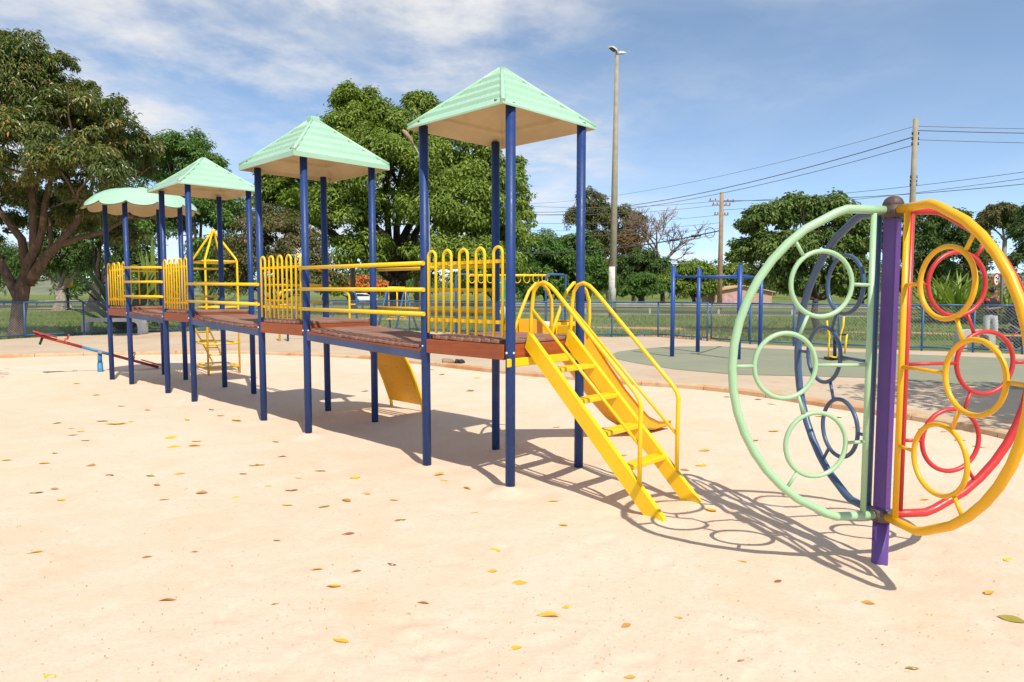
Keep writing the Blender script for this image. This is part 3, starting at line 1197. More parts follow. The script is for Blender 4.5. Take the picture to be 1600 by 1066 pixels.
# ladder on the near tower
b = MB()
b.beam(L(0, 0.565, -HD - 0.06, 1.035), L(0, 0.565, HD + 0.05, 1.035), 0.02, 0.07, bev=0.006)
lad = b.build('ladder', M_YEL, play)
for t in (-0.26, 0.26):
    b = MB()
    a0, a1 = L(0, 0.575, t, 1.205), L(0, 1.835, t, -0.03)
    dd = U(a1 - a0)
    c_, u_, n_ = frame(0)
    up = np.cross(n_, dd)
    up = up if up[2] > 0 else -up
    # channel: web and two flanges, foot cut level with the ground
    w2 = 0.060
    V = []
    for e0 in (-0.022, 0.022):
        for p in (a0 + up * w2 - dd * 0.045, a1 + up * w2 - dd * 0.0, a1 + up * (w2 - 0.035) + dd * 0.05, a1 - up * w2 + dd * 0.01, a0 - up * w2 + dd * 0.02):
            V.append(p + n_ * e0)
    b.add(V, [[0, 1, 2, 3, 4], [9, 8, 7, 6, 5]] + [[i, (i + 1) % 5, 5 + (i + 1) % 5, 5 + i] for i in range(5)])
    b.build('stringer', M_YEL, lad)
    b = MB()
    pr = [(1.665, 0.16), (1.668, 0.62), (1.672, 0.78), (1.655, 0.835), (1.615, 0.885), (1.20, 1.285), (0.86, 1.612), (0.80, 1.660), (0.735, 1.686), (0.672, 1.670), (0.628, 1.615), (0.612, 1.54), (0.598, 1.36), (0.582, 1.16)]
    b.tube([L(0, s, t, z) for s, z in pr], 0.0165, 10)
    b.build('handrail', M_YEL, lad)
    b = MB()
    b.tube([L(0, 0.603, t, 1.472), L(0, 1.667, t, 0.495)], 0.0125, 8)
    b.build('middle_rail', M_YEL, lad)
    b = MB()
    b.lathe(L(0, 0.552, t, 1.155), [(0.0, 0.018), (0.014, 0.016), (0.016, 0.0)], 8, axis=-frame(0)[1])
    b.build('bolt', M_BOLT, lad)
for s, z in ((0.825, 0.985), (1.06, 0.757), (1.285, 0.530), (1.525, 0.313)):
    b = MB()
    b.box(L(0, s, 0, z - 0.006), frame(0)[1] * 0.055, frame(0)[2] * 0.237, ZV * 0.018, 0.005)
    b.build('tread', M_YEL, lad)

# slide on the back of the near tower
sl = MB()
PR = [(0.46, 1.175), (0.70, 1.165), (0.86, 1.115), (1.02, 0.985), (1.30, 0.705), (1.62, 0.405), (1.88, 0.195), (2.08, 0.095), (2.30, 0.060), (2.58, 0.060)]
V = []
sec = [(-0.245, 0.175), (-0.225, 0.175), (-0.220, 0.02), (-0.17, -0.012), (0.0, -0.02), (0.17, -0.012), (0.220, 0.02), (0.225, 0.175), (0.245, 0.175)]
for i, (t, z) in enumerate(PR):
    hs = 1.0 if i < 7 else (0.75, 0.45, 0.3)[i - 7]
    for s, h in sec:
        V.append(L(0, s, t, z + (h * hs if h > 0 else h)))
    for s, h in sec[::-1]:
        V.append(L(0, s * 1.03, t, z + (h * hs - 0.0 if h > 0.1 else h) - (0.018 if h < 0.1 else 0.004)))
ns = 2 * len(sec)
F = []
for i in range(len(PR) - 1):
    for j in range(ns):
        F.append([i * ns + j, i * ns + (j + 1) % ns, (i + 1) * ns + (j + 1) % ns, (i + 1) * ns + j])
F += [list(range(ns)), [(len(PR) - 1) * ns + j for j in range(ns)]]
sl.add(V, F)
slide = sl.build('slide', M_ORG, play)
for s in (-0.245, 0.245):
    b = MB()
    pr = [(0.40, 1.17), (0.45, 1.30), (0.54, 1.47), (0.63, 1.62), (0.73, 1.695), (0.83, 1.695), (0.92, 1.63), (0.975, 1.53), (0.985, 1.36), (0.955, 1.18)]
    b.tube([L(0, s, t, z) for t, z in pr], 0.0165, 10)
    b.build('handle', M_YEL, slide)
    b = MB()
    b.box(L(0, s * 1.05 + (0.11 if s > 0 else -0.11), 0.475, 1.262), frame(0)[1] * 0.10, frame(0)[2] * 0.006, ZV * 0.040, 0.003)
    b.box(L(0, s * 1.03, 0.66, 1.25), frame(0)[1] * 0.006, frame(0)[2] * 0.20, ZV * 0.075, 0.003)
    b.each('entry_plate', M_YEL, slide)
b = MB()
for s in (-0.15, 0.15):
    b.tube([L(0, s, 2.16, 0.07), L(0, s, 2.16, -0.12)], 0.014, 8)
b.tube([L(0, -0.2, 2.16, 0.045), L(0, 0.2, 2.16, 0.045)], 0.012, 8)
b.each('foot', M_RUST, slide)

# curved climbing ramp on the back of the second tower
V = []
PR = [(0.46, 1.235), (0.64, 1.19), (0.83, 1.06), (0.99, 0.87), (1.13, 0.63), (1.24, 0.39), (1.32, 0.18), (1.345, 0.11)]
nr = len(PR)
OFFS = -0.01
for th_ in (0.0, 0.022):
    for i, (t, z) in enumerate(PR):
        j0, j1 = max(0, i - 1), min(nr - 1, i + 1)
        d = U([PR[j1][0] - PR[j0][0], PR[j1][1] - PR[j0][1], 0])
        nx, nz = -d[1], d[0]
        for s in (-0.335, 0.335):
            V.append(L(1, s + OFFS, t - nx * th_, z - nz * th_))
F = []
for i in range(nr - 1):
    F.append([2 * i, 2 * i + 1, 2 * i + 3, 2 * i + 2])
    o_ = 2 * nr
    F.append([o_ + 2 * i, o_ + 2 * i + 2, o_ + 2 * i + 3, o_ + 2 * i + 1])
    F.append([2 * i, 2 * i + 2, o_ + 2 * i + 2, o_ + 2 * i])
    F.append([2 * i + 1, o_ + 2 * i + 1, o_ + 2 * i + 3, 2 * i + 3])
F += [[0, o_, o_ + 1, 1], [2 * nr - 2, 2 * nr - 1, o_ + 2 * nr - 1, o_ + 2 * nr - 2]]
b = MB()
b.add(V, F)
ramp = b.build('climbing_ramp', M_ORG, play)
for s in (-0.350, 0.350):
    b = MB()
    pts = [L(1, s + OFFS, t, z) for t, z in PR]
    for i in range(nr - 1):
        b.beam(pts[i], pts[i + 1], 0.024, 0.075, up=frame(1)[1])
    b.beam(pts[-1], L(1, s + OFFS, 1.36, -0.1), 0.024, 0.045, up=frame(1)[1])
    b.build('side_flange', M_YEL, ramp)
b = MB()
for q in range(5):
    t, z = PR[2 + q]
    for s in (-0.12, 0.14):
        b.lathe(L(1, s + OFFS + random.uniform(-.04, .04), t - 0.012, z - 0.02), [(0.0, 0.008), (0.006, 0.006), (0.007, 0)], 6, axis=-frame(1)[2])
b.each('bolt', M_RUST, ramp)

# ------------------------------------------------------------------ four-panel turning climber
PB = np.array([2.182, 3.953, 0.0])
gyro = thing('turning_climber', PB, 'turning climbing frame with green, blue, yellow and red ringed panels on a purple pole', 'climbing frame')
b = MB()
b.tube([PB + ZV * -0.3, PB + ZV * 0.255], 0.045, 20)
b.tube([PB + ZV * 0.25, PB + ZV * 0.262, PB + ZV * 0.34], [0.042, 0.045, 0.045], 20)
b.build('pole_base', M_PURP, gyro)
b = MB()
sa = math.radians(34.4)
b.box(PB + ZV * 1.1825, np.array([math.cos(sa), math.sin(sa), 0]) * 0.036, np.array([-math.sin(sa), math.cos(sa), 0]) * 0.036, ZV * 0.8475, 0.006)
sleeve = b.build('sleeve', M_PURP, gyro)
b = MB()
b.lathe(PB, [(0.0, 2.155), (0.026, 2.150), (0.044, 2.137), (0.055, 2.115), (0.057, 2.092), (0.040, 2.085), (0.040, 2.02)], 18)
b.build('pole_cap', M_RUST, gyro)
b = MB()
for z in (0.295, 2.065):
    b.tube([PB + ZV * (z - 0.035), PB + ZV * (z + 0.035)], 0.058, 14)
b.each('bearing_collar', M_RUST, gyro)
al = math.radians(7.6)
DIRS = [((-math.cos(al), -math.sin(al)), M_GRN, 'pale green'), ((-math.sin(al), math.cos(al)), M_STEEL, 'dark steel blue'),
        ((math.sin(al), -math.cos(al)), M_YELG, 'amber yellow'), ((math.cos(al), math.sin(al)), M_RED, 'red')]


def smooth_line(P, it=2):
    P = [np.array(p, float) for p in P]
    for _ in range(it):
        Q = [P[0]]
        for i in range(len(P) - 1):
            Q += [P[i] * 0.75 + P[i + 1] * 0.25, P[i] * 0.25 + P[i + 1] * 0.75]
        Q.append(P[-1])
        P = Q
    return P


for (dx, dy), m, nm in DIRS:
    d = np.array([dx, dy, 0])

    def P(r, z):
        return PB + d * r + ZV * z
    arc = [(0.055, 2.072), (0.20, 2.075), (0.285, 2.075), (0.345, 2.055)]
    for q in range(1, 16):
        a = math.radians(62 - q * 124 / 16)
        arc.append((0.075 + 0.875 * math.cos(a) ** 0.97 if False else -0.055 + 1.005 * math.cos(a), 1.185 + 0.955 * math.sin(a) * 1.0))
    arc += [(0.345, 0.315), (0.285, 0.295), (0.20, 0.295), (0.055, 0.295)]
    b = MB()
    b.tube([P(r, z) for r, z in arc], 0.0245, 14)
    pan = b.build('panel', m, gyro)
    pan['label'] = nm + ' panel with three rings'
    b = MB()
    b.tube([P(0.118, 0.30), P(0.118, 2.07)], 0.0165, 10)
    b.build('inner_bar', m, pan)
    CC = [(0.425, 1.652), (0.632, 1.187), (0.430, 0.727)]
    for cr, cz in CC:
        b = MB()
        b.tube([P(cr + 0.186 * math.cos(2 * math.pi * q / 40), cz + 0.186 * math.sin(2 * math.pi * q / 40)) for q in range(40)], 0.0135, 10, closed=True)
        b.build('ring', m, pan)
    for (r1, z1), (r2, z2) in (((0.12, 1.645), (0.240, 1.650)), ((0.12, 1.185), (0.446, 1.187)), ((0.12, 0.735), (0.245, 0.730)),
                               ((0.50, 1.482), (0.553, 1.356)), ((0.55, 1.018), (0.505, 0.898)), ((0.818, 1.187), (0.945, 1.187)),
                               ((0.535, 1.802), (0.60, 1.905)), ((0.535, 0.575), (0.60, 0.478))):
        b = MB()
        b.tube([P(r1, z1), P(r2, z2)], 0.0105, 8)
        b.build('strut', m, pan)

# ------------------------------------------------------------------ chain-link fence and gate
wire_r = 0.0033
FH = 1.20


def wire_panel(a, b_, z0, z1, parent, step=0.082):
    """diagonal wires of one bay, both ways"""
    d = U(b_ - a)
    ln = np.linalg.norm(b_ - a)
    h = z1 - z0
    nrm = np.cross(d, ZV)
    V = []
    F = []
    for sgn in (1, -1):
        x0 = -h if sgn > 0 else 0
        xs = np.arange(x0, ln + (0 if sgn > 0 else h), step)
        for x in xs:
            pa, pb = (x, z0), (x + sgn * h, z1)
            # clip
            pts = []
            for (xa, za), (xb, zb) in ((pa, pb),):
                lo, hi = 0.0, 1.0
                dx = xb - xa
                t0, t1 = (0 - xa) / dx, (ln - xa) / dx
                if t0 > t1:
                    t0, t1 = t1, t0
                lo, hi = max(lo, t0), min(hi, t1)
                if hi - lo < 0.02:
                    continue
                pts = [(xa + dx * lo, za + (zb - za) * lo), (xa + dx * hi, za + (zb - za) * hi)]
            if not pts:
                continue
            p = a + d * pts[0][0] + ZV * (pts[0][1] - a[2])
            q = a + d * pts[1][0] + ZV * (pts[1][1] - a[2])
            t_ = U(q - p)
            e1 = U(np.cross(t_, nrm)) * wire_r
            e2 = nrm * wire_r
            o = len(V)
            for c in (p, q):
                V += [c + e1 * 1.0, c - e1 * 0.5 + e2 * 0.87, c - e1 * 0.5 - e2 * 0.87]
            for i in range(3):
                F.append([o + i, o + (i + 1) % 3, o + 3 + (i + 1) % 3, o + 3 + i])
    if V:
        o = obj('wire_mesh', fastmesh('wire_mesh', V, F, M_WIRE), parent)
        o['kind'] = 'stuff'


def fence(pts, label, name='chain_link_fence', cat='fence'):
    root = thing(name, pts[len(pts) // 2], label, cat)
    for p in pts:
        b = MB()
        b.tube([p + ZV * -0.3, p + ZV * (FH + 0.02)], 0.028, 10)
        b.build('post', M_FENCEBLUE, root)
    for a, c_ in zip(pts[:-1], pts[1:]):
        for z, nm in ((0.10, 'bottom_rail'), (FH, 'top_rail')):
            b = MB()
            b.tube([a + ZV * z, c_ + ZV * z], 0.024, 8)
            b.build(nm, M_FENCEBLUE, root)
        wire_panel(a, c_, a[2] + 0.10, a[2] + FH, root)
    return root


fence(FL1, 'long blue-railed chain-link fence curving behind the play structure up to the gate')
fence(FL3, 'blue-railed chain-link fence right of the gate, in front of the standing person')
gt = thing('gate', (FL2[0] + FL2[1]) / 2, 'blue-framed chain-link gate in the fence behind the pull-up bars', 'gate')
for nm, pp in (('stile', (FL2[0] + ZV * 0.08, FL2[0] + ZV * (FH + 0.0))), ('stile', (FL2[1] + ZV * 0.08, FL2[1] + ZV * FH)),
               ('rail', (FL2[0] + ZV * 0.09, FL2[1] + ZV * 0.09)), ('rail', (FL2[0] + ZV * (FH - 0.01), FL2[1] + ZV * (FH - 0.01)))):
    b = MB()
    b.tube(pp, 0.022, 8)
    b.build(nm, M_FENCEBLUE, gt)
wire_panel(FL2[0], FL2[1], ZP + 0.10, ZP + FH, gt)

# ------------------------------------------------------------------ seesaw
pv_ = G(157, 582)
re = G(237, 577)
pz = 0.42
sees = thing('seesaw', pv_, 'red and blue metal seesaw tilted down to the right beside the far tower', 'seesaw')
dirs = U(np.array([re[0] - pv_[0], re[1] - pv_[1], -pz + 0.08]))
pc_ = np.array([pv_[0], pv_[1], pz])
b = MB()
b.tube([pv_ + ZV * -0.2, pv_ + ZV * 0.20], 0.052, 12)
b.tube([pv_ + ZV * 0.20, pv_ + ZV * (pz - 0.03)], 0.040, 12)
b.each('post', M_SEEBLUE, sees)
hl = 1.13
for f0, f1, m in ((-1.0, -0.28, M_SEERED), (-0.28, 0.22, M_SEEBLUE), (0.22, 1.0, M_SEERED)):
    b = MB()
    b.tube([pc_ + dirs * hl * f0, pc_ + dirs * hl * f1], 0.030, 10)
    b.build('beam', m, sees)
sdv = U(np.cross(dirs, ZV))
upv = np.cross(sdv, dirs)
for sg in (-1, 1):
    b = MB()
    cs = pc_ + dirs * hl * 0.86 * sg + upv * 0.045
    V = []
    for (l_, w_) in ((-0.20, 0.05), (-0.12, 0.10), (0.10, 0.125), (0.20, 0.10)):
        for e in (-1, 1):
            for h_ in (0, 0.022):
                V.append(cs + dirs * l_ * sg + sdv * w_ * e + upv * h_)
    F = []
    for i in range(3):
        o_ = i * 4
        F += [[o_, o_ + 4, o_ + 5, o_ + 1], [o_ + 2, o_ + 3, o_ + 7, o_ + 6], [o_ + 1, o_ + 5, o_ + 7, o_ + 3], [o_, o_ + 2, o_ + 6, o_ + 4]]
    F += [[0, 1, 3, 2], [12, 14, 15, 13]]
    b.add(V, F)
    b.build('seat', M_SEERED, sees)
    b = MB()
    ch = pc_ + dirs * hl * 0.56 * sg
    ring = [ch + sdv * 0.10 * math.cos(q) + (upv * 0.12 + dirs * -0.03 * sg) + upv * 0.05 * math.sin(q) for q in np.linspace(0, 2 * math.pi, 17)[:-1]]
    b.tube(ring, 0.011, 6, closed=True)
    b.tube([ch, ch + upv * 0.08], 0.012, 6)
    b.each('handle', M_SEERED, sees)
b = MB()
b.tube([pc_ - dirs * hl * 0.88 - upv * 0.02, pc_ - dirs * hl * 0.88 - upv * 0.16], 0.022, 8)
b.build('rubber_stop', M_DARK, sees)
b = MB()
b.tube([pc_ - sdv * 0.09, pc_ + sdv * 0.09], 0.035, 10)
b.build('pivot', M_GALV, sees)

# ------------------------------------------------------------------ yellow cage climber behind the bridge
fr_, rt_, lf_ = G(326, 587), G(375, 583), G(305, 580)
bk_ = rt_ + lf_ - fr_
cage = thing('cage_climber', (fr_ + bk_) / 2, 'yellow tubular climbing cage with pointed top behind the middle bridge', 'climbing frame')
legs = [fr_, rt_, bk_, lf_]
ctr = sum(legs) / 4
for p in legs:
    b = MB()
    b.tube([p + ZV * -0.2, p + ZV * 2.22, p * 0.96 + ctr * 0.04 + ZV * 2.27, ctr + (p - ctr) * 0.06 + ZV * 2.82], 0.021, 8)
    b.build('upright', M_YEL, cage)
for z in (0.14, 0.60, 1.32, 2.22):
    for i in range(4):
        b = MB()
        b.tube([legs[i] + ZV * z, legs[(i + 1) % 4] + ZV * z], 0.017 if z < 2 else 0.021, 8)
        b.build('crossbar', M_YEL, cage)
b = MB()
b.tube([ctr + ZV * 2.78, ctr + ZV * 2.87], 0.045, 8)
b.build('cap', M_YEL, cage)
b = MB()
b.box(ctr + ZV * 0.98, (rt_ - fr_) * 0.47, (lf_ - fr_) * 0.47, ZV * 0.012)
b.build('platform', M_YEL, cage)
la0, la1 = lf_ * 0.55 + fr_ * 0.45 + ZV * 0.98, G(342, 571) + ZV * 0.08
lw = U(np.cross(la1 - la0, ZV)) * 0.13
b = MB()
for s_ in (-1, 1):
    b.tube([la0 + lw * s_, la1 + lw * s_], 0.017, 8)
b.each('ladder_stile', M_YEL, cage)
b = MB()
for f in (0.2, 0.4, 0.6, 0.8):
    p = la0 + (la1 - la0) * f
    b.tube([p - lw, p + lw], 0.013, 8)
b.each('ladder_rung', M_YEL, cage)

# ------------------------------------------------------------------ horizontal ladder with yellow and blue hoops
hz = thing('horizontal_ladder', G(500, 532, ZP), 'yellow and blue tubular horizontal ladder seen behind the second tower deck', 'climbing frame')
for (x0, x1), m in (((437, 547), M_YEL), ((450, 558), M_FENCEBLUE)):
    a_, c_ = G(x0, 533.5, ZP), G(x1, 532, ZP)
    d = U(c_ - a_)
    hh = 1.60
    b = MB()
    b.tube([a_ + ZV * -0.2, a_ + ZV * (hh - 0.22), a_ + ZV * (hh - 0.08) + d * 0.05, a_ + ZV * hh + d * 0.2, c_ + ZV * hh - d * 0.2, c_ + ZV * (hh - 0.08) - d * 0.05, c_ + ZV * (hh - 0.22), c_ + ZV * -0.2], 0.034, 8)
    b.build('hoop', m, hz)
for f in (0.0, 1.0):
    a_, c_ = (G(437, 533.5, ZP), G(450, 533.5, ZP)) if f == 0 else (G(547, 532, ZP), G(558, 532, ZP))
    for z in (0.25, 0.55, 0.85, 1.15):
        b = MB()
        b.tube([a_ + ZV * z, c_ + ZV * z], 0.018, 6)
        b.build('rung', M_YEL if z in (0.55, 1.15) else M_FENCEBLUE, hz)

# ------------------------------------------------------------------ swing set
SY = 27.5
sw = thing('swing_set', AT(620, 514, SY), 'small blue A-frame swing set with yellow crossbar and chair seats', 'swing')


def sp(px, z, dy=0.0):
    p = AT(px, 500, SY + dy)
    return np.array([p[0], SY + dy, ZP + z])


tz = 1.72
tl, tr = sp(606, tz), sp(633, tz, 0.5)
b = MB()
b.tube([tl, tr], 0.05, 8)
b.build('crossbar', M_YEL, sw)
b = MB()
for p0, p1 in ((tl, sp(588, -0.1, -0.5)), (tl, sp(610, -0.1, 0.9)), (tr, sp(617, -0.1, -0.5)), (tr, sp(653, -0.1, 0.6))):
    b.tube([p0, p1], 0.042, 8)
b.each('leg', M_FENCEBLUE, sw)
for f in (0.3, 0.8):
    c_ = tl * (1 - f) + tr * f
    b = MB()
    for e in (-0.16, 0.16):
        b.tube([c_ + np.array([e, 0, 0]), c_ + np.array([e, 0, -1.25])], 0.014, 6)
    b.each('hanger', M_YEL, sw)
    b = MB()
    q = c_ + np.array([0, -0.05, -1.25])
    b.box(q, (0.19, 0, 0), (0, 0.16, 0), (0, 0, 0.02))
    b.build('seat', M_YEL, sw)
    b = MB()
    for k in range(4):
        b.tube([q + np.array([-0.19, 0.15, 0.08 + 0.10 * k]), q + np.array([0.19, 0.15, 0.08 + 0.10 * k])], 0.014, 6)
    b.each('back_slat', M_YEL, sw)

# ------------------------------------------------------------------ ring bar
RY = 25.0
rb = thing('ring_bar', AT(800, 520, RY), 'yellow overhead bar with hanging rings on blue hoop frames beyond the near tower', 'climbing frame')


def rp(px, z, Y=RY):
    p = AT(px, 500, Y)
    return np.array([p[0], Y, ZP + z])


rz = 2.15
ra, rb_ = rp(730, rz), rp(859, rz)
b = MB()
b.tube([ra, rb_], 0.045, 8)
b.build('bar', M_YEL, rb)
for px in (713, 853):
    b = MB()
    p0, p1 = rp(px, 0, RY - 0.4), rp(px + 30, 0, RY + 0.2)
    b.tube([p0 - ZV * 0.2, p0 + ZV * (rz - 0.05), p0 * 0.9 + p1 * 0.1 + ZV * (rz + 0.03), p0 * 0.1 + p1 * 0.9 + ZV * (rz + 0.03), p1 + ZV * (rz - 0.05), p1 - ZV * 0.2], 0.042, 8)
    b.build('frame', M_FENCEBLUE, rb)
for k in range(9):
    c_ = ra + (rb_ - ra) * (0.06 + 0.11 * k) - ZV * 0.12
    b = MB()
    b.tube([c_ + np.array([0.11 * math.cos(q), 0.06 * math.cos(q), 0.155 * math.sin(q)]) for q in np.linspace(0, 2 * math.pi, 19)[:-1]], 0.016, 6, closed=True)
    b.build('ring', M_YEL, rb)

# ------------------------------------------------------------------ pull-up bars on the court
pb_ = thing('pull_up_bars', G(1110, 553, ZP), 'blue steel pull-up bars on four posts standing on the green court', 'exercise bars')
B1, B3, B2, B4 = G(1050, 557.5, ZP), G(1153.5, 562, ZP), G(1090, 550.5, ZP), G(1187, 548, ZP)
for p in (B1, B3, B2, B4):
    b = MB()
    b.tube([p - ZV * 0.1, p + ZV * 2.14], 0.052, 12)
    b.build('post', M_BLUE2, pb_)
for a_, c_, z in ((B1, B3, 1.89), (B2, B4, 1.90), (B3, B4, 1.90)):
    d = U(c_ - a_)
    b = MB()
    b.tube([a_ + ZV * z, c_ + ZV * z], 0.025, 10)
    b.build('bar', M_BLUE2, pb_)
    for p, s_ in ((a_, 1), (c_, -1)):
        b = MB()
        e = np.cross(d, ZV) * 0.004
        q0, q1, q2 = p + d * 0.04 * s_ + ZV * (z + 0.14), p + d * 0.16 * s_ + ZV * (z + 0.02), p + d * 0.04 * s_ + ZV * (z + 0.02)
        b.add([q0 + e, q1 + e, q2 + e, q0 - e, q1 - e, q2 - e], [[0, 1, 2], [5, 4, 3], [0, 3, 4, 1], [1, 4, 5, 2], [2, 5, 3, 0]])
        b.build('gusset', M_BLUE2, pb_)

# ------------------------------------------------------------------ outdoor exercise walker
WY = G(1304, 563, ZP)[1]


def wp(px, py, dy=0.0):
    p = AT(px, py, WY + dy)
    return p


wk = thing('exercise_walker', G(1304, 563, ZP), 'yellow-armed outdoor exercise walker on the green court behind the blue rings', 'exercise machine')
b = MB()
p0, p1 = wp(1289, 563), wp(1325, 562)
b.beam(np.array([p0[0], WY, ZP + 0.05]), np.array([p1[0], WY, ZP + 0.05]), 0.16, 0.05, bev=0.01)
b.build('base', M_DARK, wk)
b = MB()
cx_ = wp(1304, 560)[0]
b.tube([(cx_, WY, ZP), (cx_, WY, ZP + 0.62)], 0.038, 10)
b.tube([(cx_, WY, ZP + 0.38), (cx_, WY, ZP + 0.60)], 0.041, 10, mi=0)
b.each('post', M_DARK, wk)
b = MB()
b.tube([wp(1300, 523), wp(1323, 523)], 0.022, 8)
b.build('axle', M_DARK, wk)
for pts in (((1292, 501), (1293, 512), (1296, 524), (1295, 540), (1295, 556)), ((1318.5, 495), (1317.5, 510), (1313, 524), (1312, 540), (1311, 558)), ((1323, 522), (1321.5, 538), (1320, 553))):
    b = MB()
    b.tube([wp(*q) for q in pts], 0.022, 8)
    b.build('swing_arm', M_YEL, wk)
b = MB()
for px, py in ((1296, 556.5), (1313, 558)):
    q = wp(px, py)
    b.box(q + np.array([0.03, -0.06, -0.01]), (0.055, 0, 0), (0, 0.13, 0), (0, 0, 0.012), 0.004)
b.each('pedal', M_YEL, wk)


# ------------------------------------------------------------------ concrete arch benches
def bench(px0, px1, py, ztop, label, Yoff=0.0, zl=ZG, depth=0.42, mat=None):
    a_, c_ = G(px0, py, zl), G(px1, py, zl)
    d = U(c_ - a_)
    n_ = np.cross(ZV, d)
    ln = np.linalg.norm(c_ - a_)
    o = thing('concrete_bench', (a_ + c_) / 2, label, 'bench', 'arched concrete benches')
    out = [(0, -0.05), (0.0, ztop * 0.55), (0.03, ztop * 0.85), (0.12, ztop * 0.98), (0.25, ztop)]
    prof_o = out + [(ln - x, z) for x, z in out[::-1]]
    inn = [(0.17, -0.05), (0.16, ztop * 0.45), (0.19, ztop * 0.66), (0.27, ztop * 0.76), (0.38, ztop * 0.78)]
    prof_i = inn + [(ln - x, z) for x, z in inn[::-1]]
    m_ = len(prof_o)
    V = []
    for y in (-depth / 2, depth / 2):
        for pr in (prof_o, prof_i):
            V += [a_ + d * x + n_ * y + ZV * z for x, z in pr]
    F = []
    sm = []
    for i in range(m_ - 1):
        F += [[i, i + 1, m_ + i + 1, m_ + i], [2 * m_ + i, 3 * m_ + i, 3 * m_ + i + 1, 2 * m_ + i + 1], [i, 2 * m_ + i, 2 * m_ + i + 1, i + 1], [m_ + i, m_ + i + 1, 3 * m_ + i + 1, 3 * m_ + i]]
        sm += [False, False, True, True]
    F += [[0, m_, 3 * m_, 2 * m_], [m_ - 1, 3 * m_ - 1, 4 * m_ - 1, 2 * m_ - 1][::1]]
    sm += [False, False]
    b = MB()
    b.add(V, F, sm)
    b.build('arch', mat or M_CONC, o)
    return o


M_LIME = paint('limewashed_concrete', (0.72, 0.68, 0.62), 0.85, 0.12, (0.50, 0.45, 0.38), 0.62, 6)
bench(133, 227, 523, 0.62, 'pale arched concrete bench behind the fence below the far tower', mat=M_LIME)
bench(806, 866, 527, 0.55, 'pale arched concrete bench behind the fence beyond the near tower deck', depth=0.6, mat=M_LIME)
bench(1495, 1548, 547, 0.56, 'weathered arched concrete bench beside the standing person', depth=0.34)


# ------------------------------------------------------------------ shoes on the pavement
def shoe_pair(px, py, label, m, ln, wd, ang, gap):
    c_ = G(px, py, ZP)
    o = thing('pair_of_shoes', c_ + ZV * 0.0, label, 'shoes')
    for s_ in (-1, 1):
        d = np.array([math.cos(ang), math.sin(ang), 0])
        n_ = np.array([-d[1], d[0], 0])
        b = MB()
        V = []
        F = []
        st = [(-0.5, 0.30, 0.075), (-0.38, 0.40, 0.095), (-0.15, 0.40, 0.085), (0.10, 0.46, 0.080), (0.30, 0.50, 0.065), (0.44, 0.40, 0.05), (0.5, 0.2, 0.035)]
        NS = 10
        for l_, w_, h_ in st:
            for q in range(NS):
                a = 2 * math.pi * q / NS
                V.append(c_ + n_ * (gap * s_) + d * l_ * ln + n_ * math.cos(a) * w_ * wd + ZV * (0.006 + max(0, math.sin(a)) * h_ + (0.0 if math.sin(a) > 0 else 0.004 * math.sin(a))))
        for i in range(len(st) - 1):
            for q in range(NS):
                F.append([i * NS + q, i * NS + (q + 1) % NS, (i + 1) * NS + (q + 1) % NS, (i + 1) * NS + q])
        F += [list(range(NS)), [(len(st) - 1) * NS + q for q in range(NS)]]
        b.add(V, F, True)
        b.build('shoe', m, o)


M_CLOG = paint('tan_clog', (0.30, 0.22, 0.17), 0.7, 0.3)
M_SHOE = paint('dark_shoe', (0.04, 0.035, 0.035), 0.7, 0.4)
shoe_pair(700.5, 567, 'pair of tan clogs left on the pavement behind the kerb', M_CLOG, 0.27, 0.11, 0.15, 0.06)
shoe_pair(718.5, 567.5, 'pair of dark shoes standing on the pavement right of the tan clogs', M_SHOE, 0.20, 0.09, 1.2, 0.05)

# ------------------------------------------------------------------ lamp post, utility poles, cables
b0 = G(956.5, 496, ZG)
LH = 1.6 + (533 - 83 - 75) / FPX * b0[1] - 0.1
lamp = thing('street_lamp', b0, 'very tall pale concrete street lamp with two heads beside the road', 'street lamp')
b = MB()
tp = AT(964, 87, b0[1])
b.tube([b0 - ZV * 0.3, b0 * 0.5 + tp * 0.5, tp], [0.25, 0.19, 0.115], 14)
b.build('pole', M_POLE, lamp)
b = MB()
b.tube([b0 + ZV * 0.6, b0 + ZV * 3.2], [0.252, 0.238], 14)
b.build('painted_band', paint('whitewash', (0.62, 0.60, 0.56), 0.9, 0.2, (0.4, 0.36, 0.3), 0.55, 3), lamp)
b = MB()
b.tube([tp, tp + ZV * 0.28], 0.09, 10)
b.build('bracket', M_GALV, lamp)
M_HEAD = paint('lamp_housing', (0.62, 0.63, 0.63), 0.5, 0.1)
M_LENS = paint('lamp_lens', (0.22, 0.15, 0.08), 0.35, 0.2)
